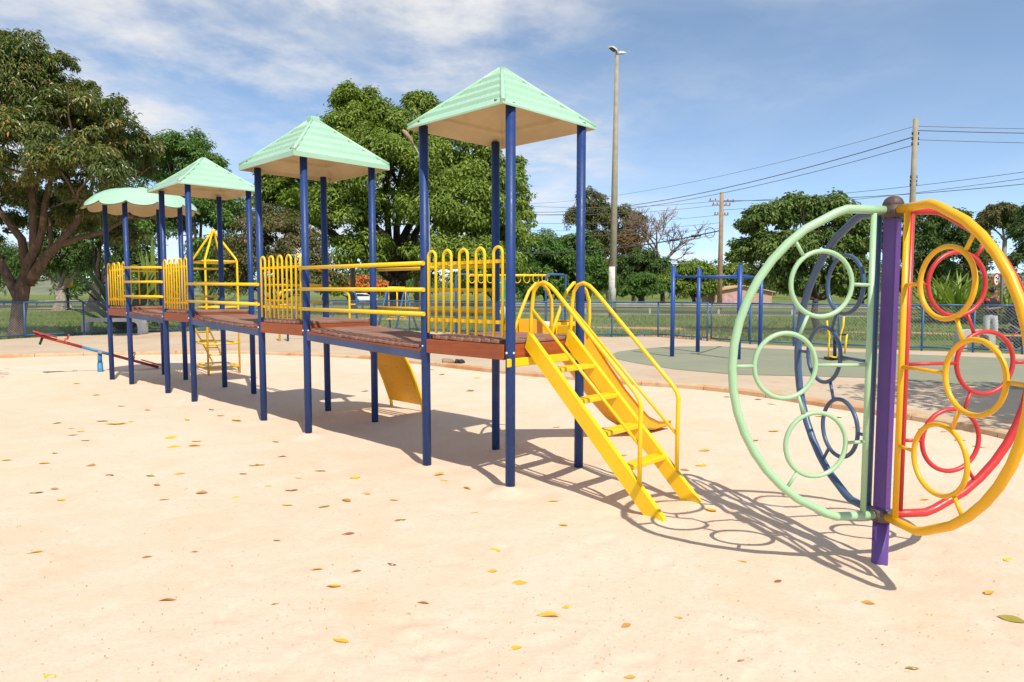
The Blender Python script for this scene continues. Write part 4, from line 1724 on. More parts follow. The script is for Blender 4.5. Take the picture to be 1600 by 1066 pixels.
for q0, q1, wv in ((tp + ZV * 0.22, AT(953.5, 73, b0[1] - 0.5), 0.17), (tp + ZV * 0.16, AT(976, 83, b0[1] + 0.6), 0.15)):
    d = U(q1 - q0)
    sd_ = U(np.cross(d, ZV))
    up_ = np.cross(sd_, d)
    b = MB()
    V = []
    for l_, w_, h0, h1 in ((0, 0.4, -0.04, 0.05), (0.25, 0.9, -0.05, 0.09), (0.7, 1.0, -0.05, 0.08), (1.0, 0.75, -0.04, 0.04)):
        p = q0 + (q1 - q0) * l_
        V += [p - sd_ * wv * w_ + up_ * h0, p + sd_ * wv * w_ + up_ * h0, p + sd_ * wv * w_ * 0.8 + up_ * h1, p - sd_ * wv * w_ * 0.8 + up_ * h1]
    F = [[0, 1, 2, 3], [15, 14, 13, 12]]
    for i in range(3):
        for j in range(4):
            F.append([i * 4 + j, i * 4 + (j + 1) % 4, (i + 1) * 4 + (j + 1) % 4, (i + 1) * 4 + j])
    b.add(V, F)
    hd = b.build('lamp_head', M_HEAD, lamp)
    b = MB()
    p = q0 + (q1 - q0) * 0.6
    b.box(p - up_ * 0.055, (q1 - q0) * 0.32, sd_ * wv * 0.8, up_ * 0.008)
    b.build('lens', M_LENS, hd)


def utility_pole(b0, h, r0, r1, m, label, arms):
    o = thing('utility_pole', b0, label, 'utility pole', 'utility poles along the road')
    b = MB()
    b.tube([b0 - ZV * 0.3, b0 + ZV * h * 0.5, b0 + ZV * h], [r0, (r0 + r1) / 2, r1], 12)
    b.build('pole', m, o)
    for z, half, ang in arms:
        d = np.array([math.cos(ang), math.sin(ang), 0])
        b = MB()
        b.beam(b0 + ZV * z - d * half, b0 + ZV * z + d * half, 0.09, 0.11)
        am = b.build('crossarm', M_WOODPOLE, o)
        for f in (-0.92, -0.5, 0.5, 0.92):
            b = MB()
            b.lathe(b0 + d * half * f + ZV * (z + 0.055), [(0.03, 0), (0.055, 0.05), (0.035, 0.09), (0.05, 0.13), (0.0, 0.18)], 8)
            b.build('insulator', M_DARK, am)
    return o


# slim lamp with a bent arm behind the near tower, and two plain concrete posts by the road
SLY = 37.0
l0 = AT(671, 500, SLY)
l0[2] = ZG
sl2 = thing('street_lamp', l0, 'slim street lamp with bent arm behind the left post of the near tower', 'street lamp')
b = MB()
b.tube([l0 - ZV * 0.2] + [AT(x, y, SLY) for x, y in ((671, 400), (669, 320), (667, 290), (662, 262), (654, 240), (645, 224))], [0.075, 0.065, 0.055, 0.05, 0.045, 0.04, 0.035], 8)
b.build('pole', M_GALV, sl2)
b = MB()
b.tube([AT(x, y, SLY) for x, y in ((647, 228), (640, 216), (633, 207), (629, 203))], [0.05, 0.11, 0.12, 0.05], 8)
b.build('lamp_head', M_WOODPOLE, sl2)
for px, lab in ((552, 'plain pale concrete post beside the distant white car'), (651.5, 'plain pale concrete post right of the swing set')):
    q0 = AT(px, 486, 55.0)
    q0[2] = ZG
    cpo = thing('concrete_post', q0, lab, 'post', 'plain concrete posts by the road')
    b = MB()
    b.tube([q0 - ZV * 0.2, q0 + ZV * 5.5], [0.23, 0.19], 10)
    b.build('shaft', M_POLE, cpo)
    b = MB()
    b.lathe(q0 + ZV * 5.5, [(0.19, 0.0), (0.21, 0.02), (0.21, 0.10), (0.0, 0.14)], 10)
    b.build('cap', M_CONC, cpo)

U2 = G(1418, 505, ZG)
u2h = (505 - 192) / FPX * U2[1]
p2 = utility_pole(U2, u2h, 0.17, 0.12, M_POLE, 'concrete utility pole rising behind the turning climber', [])
for z in (0.93, 0.905, 0.88, 0.72, 0.70, 0.682):
    for sg in (-1, 1):
        b = MB()
        b.lathe(U2 + np.array([0.15 * sg, -0.02, u2h * z]), [(0.0, -0.07), (0.05, -0.06), (0.03, 0.0), (0.05, 0.06), (0.0, 0.07)], 8)
        b.build('insulator', M_DARK, p2)
U1 = G(1124, 484.5, ZG)
u1h = (484.5 - 303) / FPX * U1[1]
p1 = utility_pole(U1, u1h, 0.24, 0.18, M_WOODPOLE, 'brown utility pole with crossarms beyond the pull-up bars', [(u1h - 0.8, 1.25, 0.25), (u1h - 1.15, 0.9, 0.25), (u1h - 2.0, 0.7, 0.25)])


def cable(a, c_, sag, r, label, m=None, group='overhead power lines'):
    a = np.asarray(a, float)
    c_ = np.asarray(c_, float)
    N = 18
    pts = []
    for i in range(N + 1):
        f = i / N
        pts.append(a + (c_ - a) * f - ZV * sag * 4 * f * (1 - f))
    b = MB()
    b.tube(pts, r, 5, cap=False)
    o = b.build('power_line', m or M_CABLE2)
    return tag(o, label, 'cable', group)


FAR = 78.0
for zz_, (pxe, pye), sg, r, nm in ((0.965, (770, 318), 1.2, 0.012, 'topmost'), (0.915, (770, 327), 1.6, 0.026, 'upper thick'), (0.875, (770, 331), 1.5, 0.018, 'lower')):
    cable(U2 + ZV * u2h * zz_, AT(pxe, pye, FAR), sg, r, nm + ' cable running left from the concrete utility pole')
for zz_, ze, nm, r in ((0.965, 10.8, 'topmost', 0.014), (0.945, 10.5, 'upper thick', 0.024), (0.90, 9.9, 'lower', 0.016)):
    cable(U2 + ZV * u2h * zz_, np.array([56.0, 38.0, ze + 0.6]), 0.45, r, nm + ' cable running right from the concrete utility pole')
for y1, y0, nm in ((268, 318, 'upper'), (277, 330, 'lower')):
    cable(AT(1880, y1 - 42, 40.0), U1 + ZV * (u1h - (y0 - 303) / FPX * U1[1]), 0.5, 0.020, nm + ' cable of the pair passing behind the concrete utility pole')
cable(AT(1900, 250, 46), U1 + ZV * (u1h - 0.75), 0.7, 0.03, 'thick cable passing low behind the concrete utility pole to the brown one')
for dz, pe, nm in ((0.75, (760, 318), 'highest'), (1.1, (760, 333), 'second highest'), (2.0, (760, 345), 'middle'), (2.7, (760, 356), 'second lowest'), (3.2, (760, 362), 'lowest thin')):
    cable(U1 + ZV * (u1h - dz), AT(pe[0], pe[1], 66.0), 0.5, 0.018, nm + ' of the thin cables running left from the brown utility pole')
o = cable(U1 + ZV * (u1h - 3.4), AT(760, 395, 66.0), 0.75, 0.055, 'thick black telephone cable running left from the brown utility pole', M_CABLE)
b = MB()
for f in (0.10, 0.19):
    p = (U1 + ZV * (u1h - 3.4)) * (1 - f) + AT(760, 395, 66.0) * f - ZV * 0.75 * 4 * f * (1 - f)
    b.lathe(p, [(0.0, -0.5), (0.11, -0.42), (0.11, 0.42), (0.0, 0.5)], 8, axis=(1, 0, 0.1))
b.each('splice_box', M_CABLE, o)
b = MB()
p = U1 + np.array([-1.0, 0, u1h - 3.6])
b.tube([p + np.array([0.45 * math.cos(q), 0, 0.45 * math.sin(q)]) for q in np.linspace(0, 6.28, 19)[:-1]], 0.03, 5, closed=True)
b.build('cable_loop', M_CABLE, o)

# ------------------------------------------------------------------ roadside guard rail
grl = thing('guard_rail', np.r_[(GR0 + GR1) / 2, ZG], 'long weathered steel guard rail along the road behind the fence', 'guard rail')
LN = np.linalg.norm(GR1 - GR0)
NB = 26
d3 = np.r_[gd, 0]
n3 = np.r_[gnv, 0]
wprof = [(-0.155, 0.0), (-0.11, -0.06), (-0.05, -0.06), (0.0, 0.0), (0.05, -0.06), (0.11, -0.06), (0.155, 0.0)]
b = MB()
V = []
for e in (0, 1):
    for z, y in wprof:
        V.append((e * LN / NB - LN / NB / 2, y, z))
b.add(V, [[i, i + 1, 7 + i + 1, 7 + i] for i in range(6)])
rail_me = b.mesh('rail', M_GALV)
md = rail_me
b = MB()
b.box((0, 0.06, 0.36), (0.07, 0, 0), (0, 0.06, 0), (0, 0, 0.40))
post_me = b.mesh('post', M_CONC)
RM = Matrix(((gd[0], gnv[0], 0, 0), (gd[1], gnv[1], 0, 0), (0, 0, 1, 0), (0, 0, 0, 1)))
for i in range(NB):
    c_ = np.r_[GR0 + gd * LN * (i + 0.5) / NB, ZG + 0.60]
    obj('rail', rail_me, grl, Matrix.Translation(Vector(c_)) @ RM)
    c_ = np.r_[GR0 + gd * LN * i / NB, ZG]
    obj('post', post_me, grl, Matrix.Translation(Vector(c_)) @ RM)

# ------------------------------------------------------------------ signs
M_SIGN = paint('sign_green', (0.01, 0.30, 0.21), 0.5, 0.08)
M_WHITE = paint('white_paint', (0.75, 0.75, 0.73), 0.6, 0.08)
SYY = 42.0
s0 = AT(786, 495, SYY)
s0[2] = ZG
sg_ = thing('road_sign', s0, 'green rectangular road sign on a white post, half hidden behind the near tower post', 'sign')
b = MB()
b.tube([s0 - ZV * 0.2, s0 + ZV * 1.0], 0.16, 10)
b.build('post', M_WHITE, sg_)
za, zb = AT(786, 475, SYY)[2], AT(786, 434, SYY)[2]
x0, x1 = AT(772, 450, SYY)[0], AT(803, 450, SYY)[0]
b = MB()
b.box(((x0 + x1) / 2, SYY - 0.2, (za + zb) / 2), ((x1 - x0) / 2, 0, 0), (0, 0.03, 0), (0, 0, (zb - za) / 2), 0.01)
pn = b.build('panel', M_SIGN, sg_)


def text(body, size, M, m, parent, name='lettering', ext=0.004):
    cu = bpy.data.curves.new(name, 'FONT')
    cu.body = body
    cu.size = size
    cu.extrude = ext
    cu.align_x = 'CENTER'
    cu.align_y = 'CENTER'
    tmp = bpy.data.objects.new('tmp_text', cu)
    COL.objects.link(tmp)
    dg = bpy.context.evaluated_depsgraph_get()
    me = bpy.data.meshes.new_from_object(tmp.evaluated_get(dg))
    bpy.data.objects.remove(tmp, do_unlink=True)
    me.materials.clear()
    me.materials.append(m)
    return obj(name, me, parent, M)


text('to Ju', 0.36, Matrix.Translation(((x0 + x1) / 2 - 0.15, SYY - 0.236, za + 0.20)) @ Matrix.Rotation(math.pi / 2, 4, 'X'), M_WHITE, pn)

TS = 33.0
t0 = AT(1563, 500, TS)
t0[2] = ZG
ts = thing('traffic_sign', t0, 'round red-rimmed traffic sign on a dark post behind the standing person', 'sign')
b = MB()
b.tube([t0 - ZV * 0.2, np.array([t0[0], TS, AT(1563, 408, TS)[2]])], 0.055, 8)
b.build('post', M_CABLE2, ts)
dc = AT(1559, 437, TS) + np.array([0, 0.10, 0])
dn = U((0.50, -0.85, 0))
M_SRED = paint('sign_red', (0.55, 0.03, 0.03), 0.5, 0.1)
b = MB()
b.lathe(dc, [(0.0, 0.0), (0.33, 0.0), (0.33, 0.02), (0.26, 0.022), (0.0, 0.022)], 24, axis=dn, smooth=False)
ds = b.build('disc', M_SRED, ts)
b = MB()
b.lathe(dc + dn * 0.023, [(0.0, 0.004), (0.25, 0.004), (0.25, 0.0)], 24, axis=dn, smooth=False)
b.build('face', M_WHITE, ds)
b = MB()
tx = np.cross(ZV, dn)
for e, h_ in ((-0.07, 0.10), (0.07, 0.04), (-0.02, -0.10)):
    b.box(dc + dn * 0.030 + tx * e + ZV * h_, tx * 0.07, ZV * 0.035, dn * 0.002)
b.each('mark', M_DARK, ds)

YM = 62.0
y0_ = AT(107, 486, YM)
y0_[2] = ZG
yl = thing('litter_bin_post', y0_, 'dark post with a yellow box on top standing on the far left lawn', 'post')
b = MB()
b.tube([y0_, y0_ + ZV * 2.0], 0.10, 8)
b.build('post', M_BARKD, yl)
b = MB()
b.box(y0_ + ZV * 2.45, (0.42, 0, 0), (0, 0.3, 0), (0, 0, 0.42), 0.12)
b.build('box', M_YELG, yl)

# wall with a painted arch far behind
hw0 = AT(1162, 468, 75)
hw0[2] = ZG
hs = thing('low_building', hw0, 'small pinkish building with low gabled roof beyond the brown utility pole', 'building')
hx0, hx1 = AT(1116, 470, 75)[0], AT(1206, 470, 75)[0]
ztop = AT(1160, 456, 75)[2]
b = MB()
b.add([(hx0, 75, ZG), (hx1, 75, ZG), (hx1, 75, ztop), ((hx0 + hx1) / 2, 75, ztop + 0.55), (hx0, 75, ztop), (hx0, 80, ZG), (hx1, 80, ZG), (hx1, 80, ztop), ((hx0 + hx1) / 2, 80, ztop + 0.55), (hx0, 80, ztop)],
      [[0, 1, 2, 3, 4], [9, 8, 7, 6, 5], [0, 5, 6, 1], [1, 6, 7, 2], [4, 9, 5, 0]])
b.build('wall', paint('tan_plaster', (0.55, 0.36, 0.27), 0.9, 0.15), hs)
b = MB()
for sg in (-1, 1):
    e = hx0 if sg < 0 else hx1
    b.add([(e + sg * 0.3, 74.7, ztop - 0.08), ((hx0 + hx1) / 2, 74.7, ztop + 0.60), ((hx0 + hx1) / 2, 80.3, ztop + 0.60), (e + sg * 0.3, 80.3, ztop - 0.08),
           (e + sg * 0.3, 74.7, ztop + 0.02), ((hx0 + hx1) / 2, 74.7, ztop + 0.72), ((hx0 + hx1) / 2, 80.3, ztop + 0.72), (e + sg * 0.3, 80.3, ztop + 0.02)],
          [[0, 1, 2, 3], [7, 6, 5, 4], [0, 4, 5, 1], [1, 5, 6, 2], [2, 6, 7, 3], [3, 7, 4, 0]])
b.each('roof_slope', M_KERB, hs)
b = MB()
acx = AT(1142, 465, 75)[0]
b.lathe((acx, 74.97, ztop - 1.1), [(0.0, 0.02), (0.95, 0.02), (0.95, 0.0)], 24, axis=(0, -1, 0), smooth=False)
b.build('painted_panel', paint('pink_mural', (0.62, 0.36, 0.36), 0.9, 0.35), hs)

# ------------------------------------------------------------------ white car on the road
CY = 104.0
c0 = AT(567, 476, CY)
c0[2] = 0.075
car = thing('parked_car', c0, 'white car on the road behind the swing set', 'car')
ca = math.radians(38)
cdx, cdy = np.array([math.cos(ca), math.sin(ca), 0]), np.array([-math.sin(ca), math.cos(ca), 0])


def cpt(x, y, z):
    return c0 + cdx * x + cdy * y + ZV * z


M_CARW = paint('car_white', (0.78, 0.78, 0.78), 0.25, 0.03)
M_GLASS = paint('car_glass', (0.02, 0.025, 0.03), 0.08, 0.1)
prof = [(-1.95, 0.28), (-2.02, 0.55), (-1.96, 0.90), (-1.85, 0.98), (-1.55, 1.42), (-1.30, 1.50), (0.15, 1.50), (0.42, 1.42), (1.02, 1.00), (1.75, 0.88), (1.98, 0.70), (2.0, 0.35), (1.85, 0.26)]
b = MB()
V = []
for y, ins in ((-0.84, 0), (0.84, 0)):
    for x, z in prof:
        k = 0.80 if z > 1.3 else 1.0
        V.append(cpt(x, y * k, z))
np_ = len(prof)
F = [list(range(np_)), [np_ + i for i in range(np_)][::-1]]
for i in range(np_):
    F.append([i, (i + 1) % np_, np_ + (i + 1) % np_, np_ + i])
b.add(V, F)
b.build('body', M_CARW, car)
for sg in (-1, 1):
    b = MB()
    y = 0.80 * sg
    q = [(-1.45, 1.05, 0.845), (0.85, 1.05, 0.845), (0.35, 1.38, 0.70), (-1.30, 1.40, 0.70)]
    b.add([cpt(x, sg * (yy_ + 0.006), z) for x, z, yy_ in q] + [cpt(x, sg * (yy_ - 0.02), z) for x, z, yy_ in q], [[0, 1, 2, 3], [7, 6, 5, 4], [0, 4, 5, 1], [1, 5, 6, 2], [2, 6, 7, 3], [3, 7, 4, 0]])
    b.build('side_window', M_GLASS, car)
for (xa, za_), (xb, zb_), nm in (((-1.87, 1.02), (-1.58, 1.40), 'rear_window'), ((0.98, 1.04), (0.46, 1.40), 'windscreen')):
    b = MB()
    sgn = -1 if xa < 0 else 1
    b.add([cpt(xa + 0.02 * sgn, -0.70, za_), cpt(xa + 0.02 * sgn, 0.70, za_), cpt(xb + 0.02 * sgn, 0.60, zb_ + 0.01), cpt(xb + 0.02 * sgn, -0.60, zb_ + 0.01), cpt(xa, -0.70, za_ - 0.03), cpt(xa, 0.70, za_ - 0.03), cpt(xb, 0.60, zb_ - 0.03), cpt(xb, -0.60, zb_ - 0.03)],
          [[0, 1, 2, 3], [7, 6, 5, 4], [0, 4, 5, 1], [1, 5, 6, 2], [2, 6, 7, 3], [3, 7, 4, 0]])
    b.build(nm, M_GLASS, car)
for x in (-1.25, 1.25):
    for sg in (-1, 1):
        b = MB()
        b.lathe(cpt(x, sg * 0.70, 0.31), [(0.0, 0.0), (0.31, 0.0), (0.32, 0.03), (0.32, 0.16), (0.30, 0.18), (0.18, 0.185), (0.0, 0.17)], 18, axis=cdy * sg)
        b.build('wheel', M_DARK, car)
for sg in (-1, 1):
    b = MB()
    b.box(cpt(-1.99, sg * 0.68, 0.85), cdx * 0.04, cdy * 0.12, ZV * 0.12, 0.01)
    b.build('tail_light', M_SRED, car)


# ------------------------------------------------------------------ trees
def norm_rows(a):
    return a / np.maximum(1e-9, np.linalg.norm(a, axis=1))[:, None]


def crown_leaves(blobs, n, leaf, rng, puff=0.34, width=0.42, droop=0.35, open_=0.0, rbias=0.0, puffs_per=None):
    """blobs: (centre, radii) ellipsoids -> leaf quads gathered in puffs over and through their volume"""
    area = np.array([(r[0] * r[1] * r[2]) ** (2 / 3) for c, r in blobs])
    V = []
    Rn = []
    for (c, r), wgt in zip(blobs, area / area.sum()):
        nb = int(n * wgt)
        rm = float(np.mean(r))
        npf = puffs_per or max(10, int(34 * (1 + 0.25 * rm)))
        d = norm_rows(rng.normal(size=(npf, 3)))
        d[:, 2] = np.where(d[:, 2] < -0.45, -d[:, 2] * 0.7, d[:, 2])
        rad = rng.uniform(0.42 + open_ * 0.2, 1.0, npf) ** 0.7
        pcs = c + d * rad[:, None] * np.array(r)
        prs = rm * puff * rng.uniform(0.35, 1.2, npf)
        tone = rng.normal(0, 0.10, npf)
        k = rng.choice(npf, nb, p=prs ** 2 / (prs ** 2).sum())
        e = norm_rows(rng.normal(size=(nb, 3)))
        rr = rng.uniform(0.15, 1.0, nb) ** 0.55 * np.where(rng.random(nb) < 0.16, rng.uniform(1.0, 1.55, nb), 1.0)
        pos = pcs[k] + e * (rr * prs[k])[:, None] * np.array([1, 1, 0.72])
        nrm = norm_rows(e * 0.8 + d[k] * 0.5 + np.array([0, 0, 0.75]) + rng.normal(size=(nb, 3)) * 0.55)
        ax = rng.normal(size=(nb, 3)) + e * 0.6 - np.array([0, 0, droop * 2])
        ax = ax - nrm * (ax * nrm).sum(1)[:, None]
        ax = norm_rows(ax)
        sd_ = np.cross(nrm, ax)
        ln = leaf * rng.uniform(0.6, 1.3, nb)
        w_ = ln * width * 0.5
        cup = nrm * (ln * 0.10)[:, None]
        p0 = pos
        p1 = pos + ax * (ln * 0.45)[:, None] + sd_ * w_[:, None] + cup
        p2 = pos + ax * ln[:, None] - np.array([0, 0, 1]) * (ln * 0.12)[:, None]
        p3 = pos + ax * (ln * 0.45)[:, None] - sd_ * w_[:, None] + cup
        V.append(np.stack([p0, p1, p2, p3], 1).reshape(-1, 3))
        Rn.append(np.clip(rng.beta(2, 2.6, nb) + tone[k] + rbias, 0, 1))
    V = np.concatenate(V)
    F = np.arange(len(V)).reshape(-1, 4)
    return V, F, np.concatenate(Rn)


def limb(b, p0, p1, r0, r1, rng, bend=0.12, n=6, seg=7):
    p0 = np.asarray(p0, float)
    p1 = np.asarray(p1, float)
    ln = np.linalg.norm(p1 - p0)
    off = rng.normal(size=3) * bend * ln
    pts = []
    rs = []
    for i in range(n + 1):
        f = i / n
        pts.append(p0 + (p1 - p0) * f + off * math.sin(math.pi * f) * 0.5 + rng.normal(size=3) * 0.012 * ln * (0 < i < n))
        rs.append(r0 + (r1 - r0) * f ** 0.8)
    b.tube(pts, rs, seg)
    return pts


def pxblobs(L_, Y):
    out = []
    for q in L_:
        px, py, rx, ry = q[:4]
        dy = q[4] if len(q) > 4 else 0.0
        c = AT(px, py, Y + dy)
        a, h = PX(rx, Y), PX(ry, Y)
        out.append((c, (a, min(a, max(h, a * 0.75)), h)))
    return out


def tree(name, label, base, blobs, n, leaf, lm, bark, r0, seed, fork=None, group=None, cat='tree', limbs=None, **kw):
    rng = np.random.default_rng(seed)
    base = np.asarray(base, float)
    o = thing(name, base, label, cat, group)
    cz = min(c[2] - r[2] for c, r in blobs)
    mean = sum(c * (r[0] * r[2]) for c, r in blobs) / sum(r[0] * r[2] for c, r in blobs)
    b = MB()
    if limbs is None:
        fk = base + np.array([(mean[0] - base[0]) * 0.25, 0, max(0.8, (cz - base[2]) * 0.9 if fork is None else fork)])
        b.tube([base - ZV * 0.3, base + ZV * 0.15, base * 0.5 + fk * 0.5 + rng.normal(size=3) * np.array([.1, .1, 0]), fk], [r0 * 1.5, r0 * 1.15, r0 * 0.92, r0 * 0.78], 10)
        for c, r in blobs:
            e = limb(b, fk, c + ZV * r[2] * 0.1, r0 * 0.50, r0 * 0.12, rng)
            for q in range(4):
                d = U(rng.normal(size=3) + np.array([0, 0, 0.4]))
                limb(b, e[3 + q % 3], c + d * np.array(r) * 0.85, r0 * 0.18, r0 * 0.04, rng, n=4, seg=5)
    else:
        for pts, rs in limbs:
            b.tube(pts, rs, 10)
        for c, r in blobs:
            for q in range(4):
                d = U(rng.normal(size=3) + np.array([0, 0, 0.4]))
                limb(b, c - ZV * r[2] * 0.5, c + d * np.array(r) * 0.9, r0 * 0.16, r0 * 0.04, rng, n=4, seg=5)
    b.build('trunk', bark, o)
    V, F, R = crown_leaves(blobs, n, leaf, rng, **kw)
    obj('crown', fastmesh('crown', V, F, lm, rnd=R), o)
    return o


# big mango-like tree on the left
YA = 23.6
bA = AT(27, 530, YA)
bA[2] = ZG


def pa(*q):
    return [AT(x, y, YA + (z if len(w_) else 0)) for (x, y, *w_) in q for z in (w_ or [0])]


lA = [([bA - ZV * 0.3, bA + ZV * 0.2] + pa((29, 490), (34, 455), (40, 430)), [0.344, 0.271, 0.238, 0.246, 0.197]),
      (pa((30, 470), (20, 448), (6, 420), (-6, 396), (-30, 360)), [0.164, 0.164, 0.139, 0.123, 0.082]),
      (pa((38, 445), (45, 410), (54, 392), (52, 340), (48, 270), (60, 200)), [0.197, 0.180, 0.164, 0.123, 0.090, 0.041]),
      (pa((42, 425), (34, 374), (11, 345), (-8, 320), (-20, 270)), [0.156, 0.131, 0.107, 0.090, 0.049]),
      (pa((42, 442), (56, 425), (74, 398), (94, 380), (117, 352), (140, 310), (150, 260)), [0.197, 0.180, 0.156, 0.131, 0.107, 0.074, 0.041]),
      (pa((88, 385), (126, 371), (162, 363), (200, 340), (215, 310)), [0.107, 0.090, 0.074, 0.049, 0.033]),
      (pa((56, 395), (67, 356), (70, 318), (85, 260), (95, 200)), [0.131, 0.115, 0.098, 0.066, 0.041]),
      (pa((50, 440), (66, 420), (80, 390), (78, 340)), [0.115, 0.098, 0.082, 0.049])]
blA = pxblobs([(-60, 160, 90, 90), (20, 120, 62, 68), (70, 165, 60, 66), (118, 195, 52, 60, -1), (165, 225, 50, 62), (205, 250, 40, 58, 1), (205, 320, 40, 40), (40, 235, 80, 65, -2),
               (120, 280, 80, 55, -2), (-40, 290, 80, 50), (60, 320, 55, 32, 2), (160, 335, 60, 36, 1), (10, 65, 22, 18), (135, 145, 22, 20, 1), (90, 100, 24, 22), (180, 165, 18, 16), (5, 350, 40, 24, 2), (105, 345, 46, 24, 2), (195, 372, 42, 20, 2), (-40, 380, 40, 24, 1)], YA)
tree('mango_tree', 'large brownish-green tree with forked trunk behind the fence at the left edge', bA, blA, 130000, 0.150, L_MANGO, M_BARK, 0.34, 1, limbs=lA, puff=0.30, droop=0.9, width=0.34)

# big round tree behind the towers
YD = 50.0
bD = AT(618, 495, YD)
bD[2] = ZG
blD = pxblobs([(565, 195, 62, 55), (545, 160, 30, 26), (640, 215, 70, 58), (600, 265, 110, 60, -2), (725, 265, 80, 62), (785, 300, 48, 55), (690, 330, 95, 62, -3), (480, 280, 70, 42), (430, 310, 52, 36),
               (530, 330, 80, 60, -3), (780, 365, 52, 48, -2), (720, 410, 85, 45, -4), (560, 395, 50, 40, -3), (815, 340, 26, 30), (660, 165, 30, 22), (480, 350, 50, 40, 3), (640, 400, 60, 35, 3)], YD)
tree('round_tree', 'huge dense green tree filling the middle behind the roofed towers', bD, blD, 170000, 0.275, L_GREEN, M_BARKD, 0.75, 2, fork=2.6, puff=0.30, width=0.46)

# greener tree between the mango tree and the towers
YB = 46.0
bB = AT(330, 496, YB)
bB[2] = ZG
tree('bright_tree', 'bright green tree rising between the left tree and the third tower roof', bB,
     pxblobs([(285, 240, 48, 36), (250, 265, 40, 40, 2), (320, 265, 35, 32), (300, 310, 60, 45), (345, 340, 40, 40), (260, 340, 50, 45, 2), (330, 400, 45, 35)], YB), 48000, 0.24, L_FRESH, M_BARKD, 0.28, 3)

# shade trees deep on the left lawn
for i, (bx, by, Y, bl, m, lab) in enumerate((
        (92, 484, 60.0, [(95, 395, 55, 35), (60, 420, 45, 30), (130, 410, 45, 30), (100, 355, 50, 35)], L_DARK, 'pale-barked shade tree on the left lawn behind the mango tree'),
        (143, 481, 56.0, [(150, 375, 50, 38), (195, 370, 50, 40), (215, 410, 38, 30), (170, 340, 60, 36), (235, 360, 40, 45)], L_DARK, 'dark shade tree with forked trunk behind the far tower'),
        (-20, 480, 70.0, [(-30, 410, 60, 40), (10, 430, 40, 26)], L_DARK, 'dark tree on the lawn at the left edge behind the fence'),
        (345, 480, 66.0, [(345, 405, 42, 40), (320, 425, 40, 28), (370, 430, 30, 24)], L_FRESH, 'slender green tree on the lawn behind the climbing cage'))):
    bb0 = AT(bx, by, Y)
    bb0[2] = ZG
    tree('shade_tree', lab, bb0, pxblobs(bl, Y), 20000, 0.27, m, M_BARKP if i == 0 else M_BARKD, 0.45 if i < 2 else 0.25, 30 + i, group='shade trees on the left lawn')

# fading blossom tree
YE = 38.0
bE = AT(432, 500, YE)
bE[2] = ZG
tree('blossom_tree', 'brownish shrubby tree with faded purple blossom behind the second tower', bE,
     pxblobs([(430, 365, 55, 45), (385, 395, 42, 45), (470, 395, 38, 45), (420, 430, 60, 40), (365, 440, 30, 30), (480, 445, 32, 30)], YE), 42000, 0.15, L_PURPLE, M_BARKD, 0.16, 5, width=0.5)

# flame tree far behind
YJ = 120.0
bJ = AT(578, 472, YJ)
bJ[2] = ZG
tree('flame_tree', 'distant flame tree covered in orange-red blossom beside the lamp', bJ, pxblobs([(572, 441, 26, 9), (592, 446, 20, 8), (552, 448, 18, 7), (575, 450, 34, 6)], YJ), 6000, 0.6, L_FLAME, M_BARKD, 0.3, 6, rbias=0.05)
b2 = AT(505, 472, 100)
b2[2] = ZG
tree('flame_tree', 'half-bare flame tree with scattered orange flowers behind the second tower', b2, pxblobs([(505, 435, 24, 16), (528, 440, 14, 12)], 100), 2500, 0.6, leaf_mat('mixed_flame', [(0, (0.08, 0.12, 0.03)), (0.6, (0.16, 0.19, 0.05)), (0.75, (0.6, 0.12, 0.03)), (1, (0.7, 0.15, 0.03))]), M_BARKD, 0.25, 7, open_=0.6)

# almond-like tree right
YF = 26.5
bF = AT(1278, 521, YF)
bF[2] = ZG
tree('almond_tree', 'broad leafy tree behind the green climber panel on the right', bF,
     pxblobs([(1240, 328, 48, 26), (1195, 348, 46, 26), (1290, 335, 50, 30), (1175, 388, 34, 28), (1225, 392, 55, 34, -0.6), (1290, 392, 55, 40), (1345, 370, 42, 42), (1215, 430, 50, 24), (1270, 440, 55, 22), (1330, 425, 45, 28), (1160, 400, 20, 14)], YF),
     52000, 0.175, leaf_mat('almond_leaf', [(0, (0.082, 0.134, 0.032)), (0.6, (0.154, 0.226, 0.058)), (1, (0.306, 0.388, 0.126))], 0.28, 0.5, 0.2), M_BARKD, 0.13, 8, fork=1.3, puff=0.34, width=0.5)

